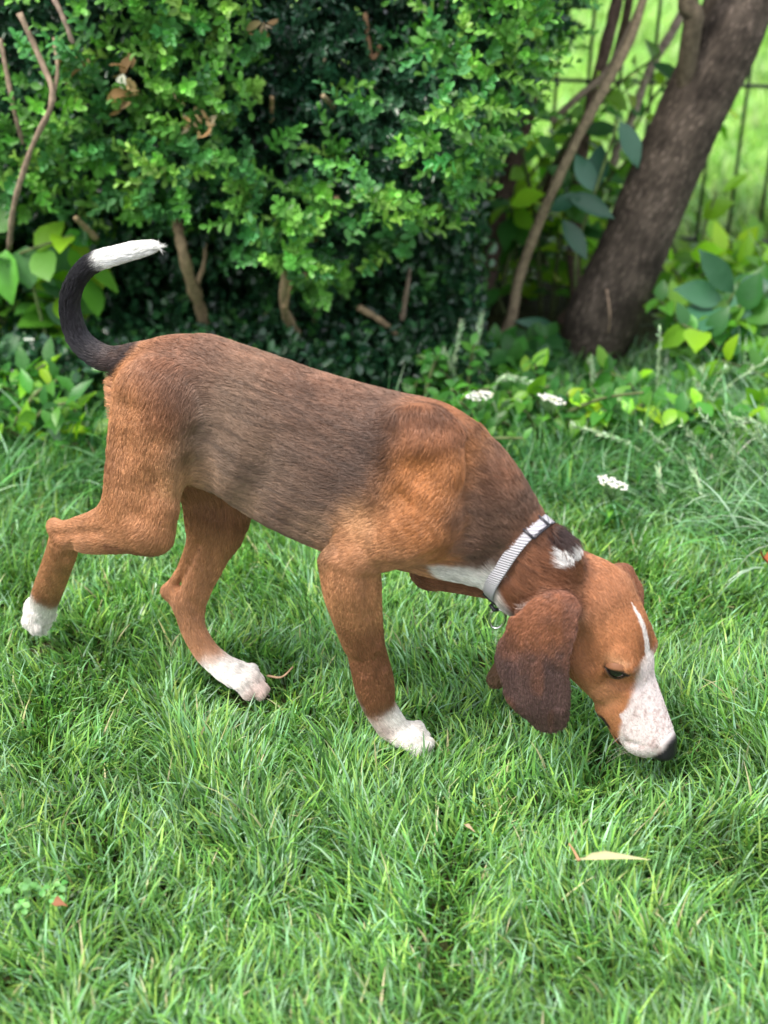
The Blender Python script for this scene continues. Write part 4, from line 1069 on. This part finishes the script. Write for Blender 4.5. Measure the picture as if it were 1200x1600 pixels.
# ================================================================== SHRUB STEMS AND BROAD LEAVES
LP_OV = [(0, .06), (.14, .55), (.34, .95), (.58, .98), (.82, .55), (1.0, .03)]
LP_FN = [(0, .04), (.06, .22), (.14, .50), (.25, .78), (.38, .96), (.50, 1.0), (.62, .93), (.74, .72), (.85, .45), (.94, .18), (1.0, .02)]
LP_LN = [(0, .06), (.16, .6), (.40, 1.0), (.70, .7), (1.0, .03)]
broad = tint_mat("broad_leaf", .40, .45, trans=.42, tr_mul=(1.35, 1.45, .25), bump=(30, .5, (1, 1, 1)))
blue_leaf = tint_mat("matt_blue_green_leaf", .42, .5, trans=.12, bump=(40, .5, (1, 1, 1)))
def shrub(name, label, cat, base, stems_, leafspec, group=None, mat=broad, stemcol=(.10, .13, .05), sr=.004):
    """stems_: list of point lists; leafspec: L, W ratio, count per stem, table, weights, profile, droop"""
    o = empty(name, tuple(base)); tag(o, label, cat, group)
    L, wr, cnt, tb, wt, prof, droop = leafspec
    Ps, Ds, Ns = [], [], []
    for st in stems_:
        S = spline(np.array(st), 24); stem(o, st, sr * 1.3, sr * .5, stemcol, "stem", 7, .05, 14)
        t = np.linspace(.18, 1, cnt // 2)
        for q, tt in enumerate(t):
            i_ = min(int(tt * 23), 22); p = S[i_]; d = nrm(S[i_ + 1] - S[i_]); a0 = q * 1.45 + R.random()
            sidev = nrm(np.cross(d, [.3, .2, 1.0]))
            up2 = np.cross(d, sidev)
            for s in (1, -1):
                rv = (sidev * math.cos(a0) + up2 * math.sin(a0)) * s
                Ps.append(p); Ds.append(rv + d * .5 + np.array([0, -.15, -droop])); Ns.append(np.array([0, -.35, .9]) + R.normal(size=3) * .35)
    Ps, Ds, Ns = map(np.array, (Ps, Ds, Ns)); n = len(Ps)
    Ll = L * R.uniform(.6, 1.2, n)
    V, F, k = leaves(Ps + R.normal(size=(n, 3)) * .004, Ds, Ns, Ll, Ll * wr, prof, curl=.3, fold=.15, wav=.06)
    link("foliage", mesh_from("foliage", V, F, np.repeat(colours(n, tb, wt, .18), k, 0)), mat, o)
    return o
BRT = [(.19, .43, .03), (.29, .54, .03), (.11, .30, .03), (.40, .62, .05)]  # backlit glow put into the leaf colour as stronger yellow
MID = [(.05, .19, .035), (.07, .24, .04), (.11, .30, .04), (.035, .13, .035)]
BLU = [(.055, .17, .085), (.075, .21, .11), (.04, .13, .07)]
def rstems(x0, x1, y0, y1, n, h0, h1, lean=.1):
    out = []
    for _ in range(n):
        x, y, h = R.uniform(x0, x1), R.uniform(y0, y1), R.uniform(h0, h1); k_ = min(1, h / .25); dx, dy = R.normal() * lean * k_, -abs(R.normal()) * lean * .6 * k_
        out.append([(x, y, -.01), (x + dx * .3, y + dy * .3, h * .4), (x + dx, y + dy, h * .8), (x + dx * 1.7, y + dy * 1.6, h)])
    return out
yg = "leafy shrubs growing along the fence"
shrub("leafy_shrub", "bright yellow green broad-leaved shrub low beside the trunk's right foot", "shrub", (.72, 2.86, 0), rstems(.50, 1.0, 2.72, 3.0, 30, .04, .15), (.060, .30, 16, BRT, [3, 3, 2, 2], LP_OV, .2), yg)
shrub("leafy_shrub", "yellow green shrub glimpsed between the pale stem and the trunk", "shrub", (.30, 2.98, 0), rstems(.12, .44, 2.80, 3.1, 34, .18, .55), (.060, .30, 16, BRT + MID, [2, 2, 2, 1, 2, 2, 1, 1], LP_OV, .2), yg)
shrub("leafy_shrub", "dark green leafy weeds between the box bush and the trunk's foot", "shrub", (.28, 2.55, 0), rstems(.06, .31, 2.40, 2.60, 40, .02, .07), (.045, .32, 14, MID, [3, 2, 1, 3], LP_OV, .2), yg)
shrub("leafy_shrub", "bright leafy weeds in front of the fence at the right edge", "shrub", (.80, 2.55, 0), rstems(.54, .95, 2.42, 2.66, 36, .04, .16), (.060, .33, 12, MID + BRT, [1, 2, 2, 1, 2, 2, 1, 0], LP_OV, .1), yg)
shrub("leafy_shrub", "patch of mixed green weeds behind the low yarrow", "shrub", (.42, 2.32, 0), rstems(.22, .76, 2.16, 2.40, 50, .04, .11), (.040, .30, 12, MID + BRT, [3, 3, 3, 1, 2, 1, 2, 0], LP_OV, .1), yg)
shrub("leafy_shrub", "thin small-leaved weeds behind the puppy's shoulders", "shrub", (.15, 2.25, 0), rstems(.04, .28, 2.10, 2.36, 30, .05, .15), (.026, .28, 16, MID, [3, 3, 3, 0], LP_OV, .0), yg)
shrub("leafy_shrub", "broad-leaved green undergrowth at the left edge below the box bush", "shrub", (-.78, 2.55, 0), rstems(-1.0, -.55, 2.42, 2.75, 40, .10, .32), (.070, .33, 14, MID + BRT, [1, 2, 2, .5, 2, 2, 2, .5], LP_OV, .15), yg)
shrub("leafy_shrub", "low green weeds behind the puppy's tail", "shrub", (-.60, 2.30, 0), rstems(-.85, -.42, 2.12, 2.40, 36, .04, .14), (.045, .25, 12, MID + BRT, [2, 2, 2, 1, 1, 1, 1, 0], LP_LN, .1), yg)
shrub("leafy_shrub", "small dark weeds in the shade under the box bush", "shrub", (-.1, 2.62, 0), rstems(-.45, .15, 2.50, 2.80, 30, .04, .14), (.030, .33, 12, MID, [2, 1, 0, 3], LP_OV, .1), yg)
# single larger leaves held out on stems
def leaf_spray(name, label, stems_, lv, mat, table, cat="shrub", sr=.004, stemcol=(.16, .22, .08)):
    """lv: (px0, py0, Y0, px1, py1, Y1, half width px) from leaf base to leaf tip"""
    o = empty(name, tuple(np.array(at_y(*stems_[0][0])) * np.array([1, 1, 0]))); tag(o, label, cat)
    for st in stems_: stem(o, [at_y(*q) for q in st], sr, sr * .6, stemcol, "stem", 7, .04, 14)
    for q in lv:
        a, b = at_y(*q[:3]), at_y(*q[3:6]); L = np.linalg.norm(b - a)
        nv = np.array([R.normal() * .25, -.75, .6])
        V, F, k = leaves(a[None], (b - a)[None], nv[None], np.array([L]), np.array([q[6] * 2.4 / FPX]), LP_FN, curl=.25, fold=.22, wav=.05)
        link("leaf", mesh_from("leaf", V, F, np.repeat(colours(1, table, [1] * len(table)), k, 0)), mat, o)
leaf_spray("broadleaf_sapling", "sapling with large matt blue green leaves right of the trunk",
 [[(1100, 640, 2.50), (1104, 540, 2.48), (1146, 458, 2.46)]],
 [(1146, 458, 2.46, 1096, 392, 2.42, 21), (1128, 470, 2.46, 1062, 448, 2.43, 24), (1120, 475, 2.46, 1085, 515, 2.38, 34), (1148, 462, 2.46, 1168, 546, 2.40, 20), (1150, 458, 2.46, 1205, 440, 2.44, 22),
  (1112, 600, 2.49, 1062, 575, 2.44, 18), (1150, 600, 2.49, 1200, 592, 2.43, 17), (1150, 600, 2.5, 1108, 585, 2.46, 15), (1120, 560, 2.48, 1195, 572, 2.45, 20)], blue_leaf, BLU)
leaf_spray("lanceleaf_shoot", "shoot with drooping blue green leaves between the thin stems",
 [[(905, 520, 2.66), (900, 400, 2.64), (930, 300, 2.62), (965, 190, 2.62)]],
 [(968, 190, 2.62, 1005, 256, 2.58, 20), (886, 305, 2.62, 960, 336, 2.58, 18), (878, 342, 2.62, 918, 405, 2.58, 17), (930, 300, 2.62, 900, 240, 2.64, 18), (860, 330, 2.62, 905, 300, 2.60, 14), (940, 225, 2.66, 925, 300, 2.62, 20),
  (845, 505, 2.58, 880, 575, 2.52, 20), (870, 520, 2.6, 815, 498, 2.56, 14)], blue_leaf, [(.03, .11, .06), (.045, .14, .08)])
leaf_spray("broadleaf_sapling", "sapling with broad soft leaves left of the puppy's tail",
 [[(100, 640, 2.45), (70, 520, 2.42), (40, 400, 2.40)]],
 [(40, 385, 2.40, 45, 450, 2.36, 30), (75, 385, 2.44, 95, 445, 2.40, 34), (10, 390, 2.38, 8, 470, 2.33, 26), (70, 480, 2.42, 130, 500, 2.40, 20), (40, 520, 2.42, -10, 560, 2.38, 20), (60, 560, 2.42, 105, 600, 2.36, 18), (20, 330, 2.42, -20, 360, 2.40, 24)],
 broad, [(.06, .21, .055), (.09, .27, .04), (.05, .18, .06)])
leaf_spray("yellow_leaf_twig", "twig with round yellow green leaves on the trunk's right side", [[(1088, 420, 2.75), (1100, 360, 2.74), (1120, 300, 2.74)]],
 [(1098, 340, 2.74, 1138, 312, 2.72, 20), (1080, 400, 2.74, 1125, 388, 2.70, 20), (1130, 300, 2.74, 1170, 268, 2.74, 10)], broad, [(.22, .46, .03)])
ss = [([(798, 500, 2.66), (812, 430, 2.66), (858, 310, 2.64), (905, 210, 2.64), (948, 130, 2.66), (985, 60, 2.70), (1010, -20, 2.74), (1060, -200, 2.8)], .0105, .008, (.30, .235, .15), "pale slender stem slanting left of the trunk"),
      ([(765, 420, 2.80), (775, 350, 2.80), (800, 260, 2.80), (822, 180, 2.80), (830, 90, 2.8), (850, -60, 2.8)], .018, .015, (.11, .075, .06), "dark brown stem at the edge of the box bush"),
      ([(900, 470, 2.78), (896, 400, 2.78), (905, 300, 2.78), (912, 220, 2.80), (935, 120, 2.82), (970, -20, 2.85)], .013, .011, (.13, .09, .07), "dark brown stem between the pale stem and the trunk"),
      ([(955, 260, 2.95), (985, 190, 2.95), (1015, 110, 2.95), (1050, 50, 2.95), (1075, 0, 2.95), (1100, -60, 2.95)], .0085, .009, (.36, .29, .24), "pale blurred branch crossing in front of the fence"),
      ([(862, 190, 2.74), (905, 150, 2.72), (950, 110, 2.72), (1000, 10, 2.74), (1015, -60, 2.76)], .007, .006, (.34, .27, .2), "crooked pale twig hanging under the bush's right edge")]
for pts, r0, r1, c, lb in ss:
    W_ = [at_y(*p) for p in pts]
    if pts[0][1] > 400 : W_ = [np.array([W_[0][0] - .03, W_[0][1], -.01])] + W_
    m_S = spline(np.array(W_), 60); m = MB(); m.tube(m_S, np.interp(np.linspace(0, 1, 60), [0, 1], [r0, r1]) * (1 + .06 * R.normal(size=60)), 14, c, rough=.04)
    o = m.build("shrub_stem", bark); tag(o, lb, "stem", "bare shrub stems beside the bush")

# ================================================================== YARROW, SEED STALKS, TUFTS
white_petal = tint_mat("white_petal", .6, .3, trans=.15, tr_mul=(1, 1, 1))
stalk_mat = tint_mat("stalk", .5, .4, trans=.15)
def yarrow(px, py, Y, w, gx_, gy_, tilt, label):
    top = at_y(px, py, Y); base = np.array([top[0] + gx_, Y + gy_, 0.0])
    o = empty("yarrow", tuple(base)); tag(o, label, "flower", "white yarrow at the edge of the lawn")
    hub = top - np.array([0, 0, .030])
    stem(o, [base, base * .5 + hub * .5 + np.array([.01, 0, .01]), hub], .0016, .0013, (.12, .24, .08), "stem", 6, .03)
    m = MB(); ms = MB(); n = 70
    for q in range(n):
        a, r = R.random() * 6.283, w * math.sqrt(R.random()); p = top + np.array([math.cos(a) * r, math.sin(a) * r * .75, -r * r * 4 + math.cos(a) * r * tilt + R.normal() * .0008])
        if q % 3 == 0: ms.tube([hub, hub * .4 + p * .6 - np.array([0, 0, .004]), p], .0006, 5, (.14, .26, .10))
        V, F = ball(p, .0022, 8, 5, (1, 1, .5)); m.add(V, F, (.80, .80, .76) if R.random() < .85 else (.6, .6, .42))
    m.build("flower_head", white_petal, o); ms.build("stalklets", stalk_mat, o)
    n = 26; t = R.random(n); Bs = base + (hub - base) * t[:, None]
    V, F, k = leaves(Bs, R.normal(size=(n, 3)) * np.array([1, 1, .4]), np.tile([0, 0, 1.0], (n, 1)), R.uniform(.012, .035, n), R.uniform(.002, .005, n), LP_LN)
    link("foliage", mesh_from("foliage", V, F, np.repeat(colours(n, MID, [1, 1, 1, 0]), k, 0)), grass_mat, o)
yarrow(746, 616, 2.10, .024, -.02, .05, .05, "yarrow with a flat white flower head just behind the puppy's neck")
yarrow(862, 622, 2.10, .022, .01, .06, -.28, "yarrow with a tilted white flower head left below the trunk")
yarrow(956, 752, 1.86, .023, .02, .04, -.30, "yarrow with a white flower head low in the grass above the puppy's head")
def stalk(pts, label, seeds=True, thick=.0018, colr=(.34, .50, .28), sd0=.35):
    W_ = [at_y(*p) for p in pts]; b = W_[0].copy(); b[2] = 0; 
    o = empty("grass_stalk", tuple(b)); tag(o, label, "grass stalk", "pale seeding grass stalks")
    if W_[0][2] > .02: W_ = [b] + W_
    S = spline(np.array(W_), 50); m = MB(); m.tube(S, np.linspace(thick * 1.2, thick * .6, 50), 6, colr); m.build("stem", stalk_mat, o)
    if seeds:
        i0 = int(50 * sd0); idx = np.repeat(np.arange(i0, 49), 2); n = len(idx); D = S[np.minimum(idx + 1, 49)] - S[idx]; D /= np.linalg.norm(D, axis=1)[:, None] + 1e-9
        sidev = np.cross(D, [0, 1.0, 0]) * np.where(np.arange(n) % 4 < 2, 1, -1)[:, None]
        V, F, k = leaves(S[idx], D + sidev * .45 + R.normal(size=(n, 3)) * .1, R.normal(size=(n, 3)), R.uniform(.008, .014, n), R.uniform(.0014, .0024, n), LP_LN)
        link("seed_head", mesh_from("seed_head", V, F, np.repeat(colours(n, [(.40, .56, .34), (.50, .60, .42)], [1, 1]), k, 0)), stalk_mat, o)
for pts, lb in [
  ([(1175, 830, 2.02), (1140, 765, 2.02), (1100, 705, 2.0), (1064, 662, 1.98)], "seeding stalk slanting up left towards the weeds at right"),
  ([(1045, 850, 1.95), (1036, 790, 1.96), (1028, 732, 1.98)], "short upright seeding stalk right of the low yarrow"),
  ([(1130, 800, 2.05), (1050, 740, 2.06), (975, 690, 2.08), (895, 665, 2.1)], "long seeding stalk arching left over the low yarrow"),
  ([(1240, 760, 2.0), (1200, 700, 2.0), (1140, 650, 2.0)], "seeding stalk entering at the right edge above the others"),
  ([(1240, 720, 2.05), (1190, 665, 2.06), (1150, 655, 2.06)], "thin seeding stalk just under the sapling leaves"),
  ([(935, 700, 2.3), (930, 620, 2.3), (922, 560, 2.3)], "upright seeding stalk in front of the trunk's foot"),
  ([(1112, 720, 2.3), (1106, 640, 2.3), (1098, 572, 2.3)], "upright seeding stalk under the sapling"),
  ([(700, 660, 2.3), (706, 590, 2.3), (722, 500, 2.32)], "tall pale stalk behind the puppy's shoulders"),
  ([(738, 640, 2.34), (742, 560, 2.34), (752, 490, 2.34)], "tall pale stalk right of its twin behind the puppy's shoulders"),
  ([(728, 620, 2.3), (706, 580, 2.3), (692, 545, 2.3)], "short side stalk leaning left behind the puppy's shoulders"),
  ([(800, 700, 2.2), (770, 620, 2.2), (790, 590, 2.2), (835, 600, 2.2)], "stalk bent over in an arch near the first yarrow"),
  ([(1050, 980, 1.75), (1048, 920, 1.77), (1042, 870, 1.8)], "pale stalk beside the puppy's brow"),
  ([(1160, 900, 1.85), (1120, 820, 1.9), (1085, 740, 1.95), (1078, 715, 1.95)], "flat pale stalk crossing the tuft at right"),
]: stalk(pts, lb)
for q in range(18):
    x_ = R.uniform(.34, .84); y_ = R.uniform(1.92, 2.30); h_ = R.uniform(.11, .21); l_ = R.normal() * .06
    b_ = np.array([x_, y_, 0]); o = empty("grass_stalk", tuple(b_)); tag(o, "pale seeding stalk standing among the tall grass right of the flowers", "grass stalk", "seeding stalks scattered through the tall grass")
    S = spline(np.array([b_, b_ + [l_ * .3, -.01, h_ * .5], b_ + [l_, -.03, h_]]), 30); m = MB(); m.tube(S, np.linspace(.0016, .0008, 30), 6, (.34, .50, .28)); m.build("stem", stalk_mat, o)
    idx = np.repeat(np.arange(11, 29), 3); D = S[idx + 1] - S[idx]; D /= np.linalg.norm(D, axis=1)[:, None]
    V, F, k = leaves(S[idx], D + R.normal(size=(len(idx), 3)) * .35, R.normal(size=(len(idx), 3)), R.uniform(.007, .013, len(idx)), R.uniform(.0014, .0024, len(idx)), LP_LN)
    link("seed_head", mesh_from("seed_head", V, F, np.repeat(colours(len(idx), [(.40, .56, .34), (.50, .60, .42)], [1, 1]), k, 0)), stalk_mat, o)
# leaning tufts of long pale blades
def tuft(cx_, cy_, n, spread, hl, hh, label, table, wt, lean=(.2, 1.0)):
    x = cx_ + R.normal(size=n) * spread; y = cy_ + R.normal(size=n) * spread * .7; P = np.stack([x, y, x * 0], 1)
    az = np.arctan2(y - cy_, x - cx_) + R.normal(size=n) * .8
    V, F, k = blades(P, R.uniform(hl, hh, n), R.uniform(.0016, .0034, n), az, R.uniform(*lean, n), R.uniform(.6, 2.2, n), 7)
    o = link("grass_tuft", mesh_from("grass_tuft", V, F, np.repeat(colours(n, table, wt), k, 0)), grass_mat); tag(o, label, "grass tuft", "tufts of long grass at the lawn's edge")
PT = [(.16, .34, .16), (.26, .44, .27), (.10, .27, .08), (.40, .52, .40)]
tuft(.66, 1.84, 620, .075, .07, .17, "palest blue green tuft of long grass at the right edge", PT, [4, 3, 3, 1.5])
tuft(.51, 1.98, 420, .07, .05, .13, "tuft of long grass left of the palest tuft", PT, [4, 3, 4, .8])
tuft(.70, 2.12, 420, .08, .06, .17, "tuft of long grass behind the palest tuft", PT, [4, 2, 4, .8])
tuft(.44, 2.22, 380, .07, .05, .13, "tuft of grass behind the low yarrow", PT, [3, 2, 5, .4])
tuft(.34, 2.02, 320, .07, .03, .08, "tuft of grass in front of the low yarrow", PT, [3, 1.5, 5, .4])
tuft(-.62, 1.95, 420, .11, .06, .15, "tuft of darker long grass left of the puppy's thigh", PT, [3, 1, 6, .2])
tuft(-.50, 2.14, 420, .10, .06, .17, "tuft of darker long grass below the puppy's tail", PT, [3, 1, 6, .2])

for (px, py, lb_) in ((40, 1392, "small clover in the lawn at the lower left"),):
    c = at_z(px, py, .045); o = empty("clover", (c[0], c[1], 0)); tag(o, lb_, "clover"); Ps, Ds, Ns, Ll = [], [], [], []
    for q in range(9):
        h = c + np.array([R.normal() * .012, R.normal() * .012, R.normal() * .004]); stem(o, [(c[0], c[1], 0), (h[0], h[1], .02), h], .0006, .0005, (.2, .36, .12), "stem", 5, .02, 6)
        for a in (0, 2.09, 4.19): a += q; Ps.append(h); Ds.append([math.cos(a), math.sin(a), .1]); Ns.append([0, -.2, 1.0]); Ll.append(.0075)
    V, F, k = leaves(np.array(Ps), np.array(Ds), np.array(Ns), np.array(Ll), np.array(Ll) * .45, [(0, .1), (.4, .8), (.75, 1.0), (1.0, .5)])
    link("foliage", mesh_from("foliage", V, F, np.repeat(colours(len(Ps), [(.12, .32, .08), (.16, .37, .12)], [1, 1]), k, 0)), grass_mat, o)
# ================================================================== SMALL THINGS ON THE LAWN
def fallen(px0, py0, px1, py1, z, hw, colr, label, name="fallen_leaf", curl=.5, fold=.7, up=(0, -.3, 1)):
    a, b = at_z(px0, py0, z), at_z(px1, py1, z); L = np.linalg.norm(b - a)
    V, F, k = leaves(a[None], (b - a)[None], np.array([up], float), np.array([L]), np.array([hw]), [(0, .05), (.12, .15), (.22, .7), (.4, 1.0), (.6, .7), (.8, .35), (1.0, .04)], curl=curl * .2, fold=fold, wav=.12)
    o = link(name, mesh_from(name, V, F, np.repeat(np.array([colr]), k, 0)), dry); tag(o, label, "leaf")
    return o
fl = fallen(898, 1343, 1018, 1337, .050, 0.0048, (.50, .47, .27), "long pale yellow dry leaf lying on the lawn below the puppy's nose")
m = MB(); m.tube(spline(np.array([at_z(905, 1345, .050), at_z(897, 1330, .054), at_z(889, 1318, .060)]), 8), np.linspace(.0016, .0008, 8), 6, (.50, .27, .15)); m.build("leaf_stalk", dry, fl)
fallen(80, 1412, 105, 1414, .045, .005, (.30, .13, .07), "small reddish brown leaf scrap in the grass at lower left")
fallen(725, 1288, 742, 1298, .042, .002, (.40, .30, .19), "tiny brown leaf scrap in the middle of the lawn")
fallen(1192, 872, 1206, 888, .06, .010, (.32, .10, .04), "rust coloured dry leaf at the right edge of the lawn")
m = MB(); m.tube(spline(np.array([at_z(418, 1056, .035), at_z(440, 1058, .040), at_z(458, 1042, .045)]), 12), np.linspace(.0016, .0010, 12), 6, (.34, .22, .14))
tag(m.build("twig", bark), "short brown twig lying by the puppy's hind paw", "twig")
V, F, k = leaves(at_y(770, 596, 2.42)[None], np.array([[1.0, -.1, .05]]), np.array([[0, -.6, .8]]), np.array([.055]), np.array([.013]), LP_OV, curl=.5, fold=.8)
tag(link("fallen_leaf", mesh_from("fallen_leaf", V, F, np.repeat([[.42, .30, .24]], k, 0)), dry), "curled brown leaf caught behind the first yarrow", "leaf")
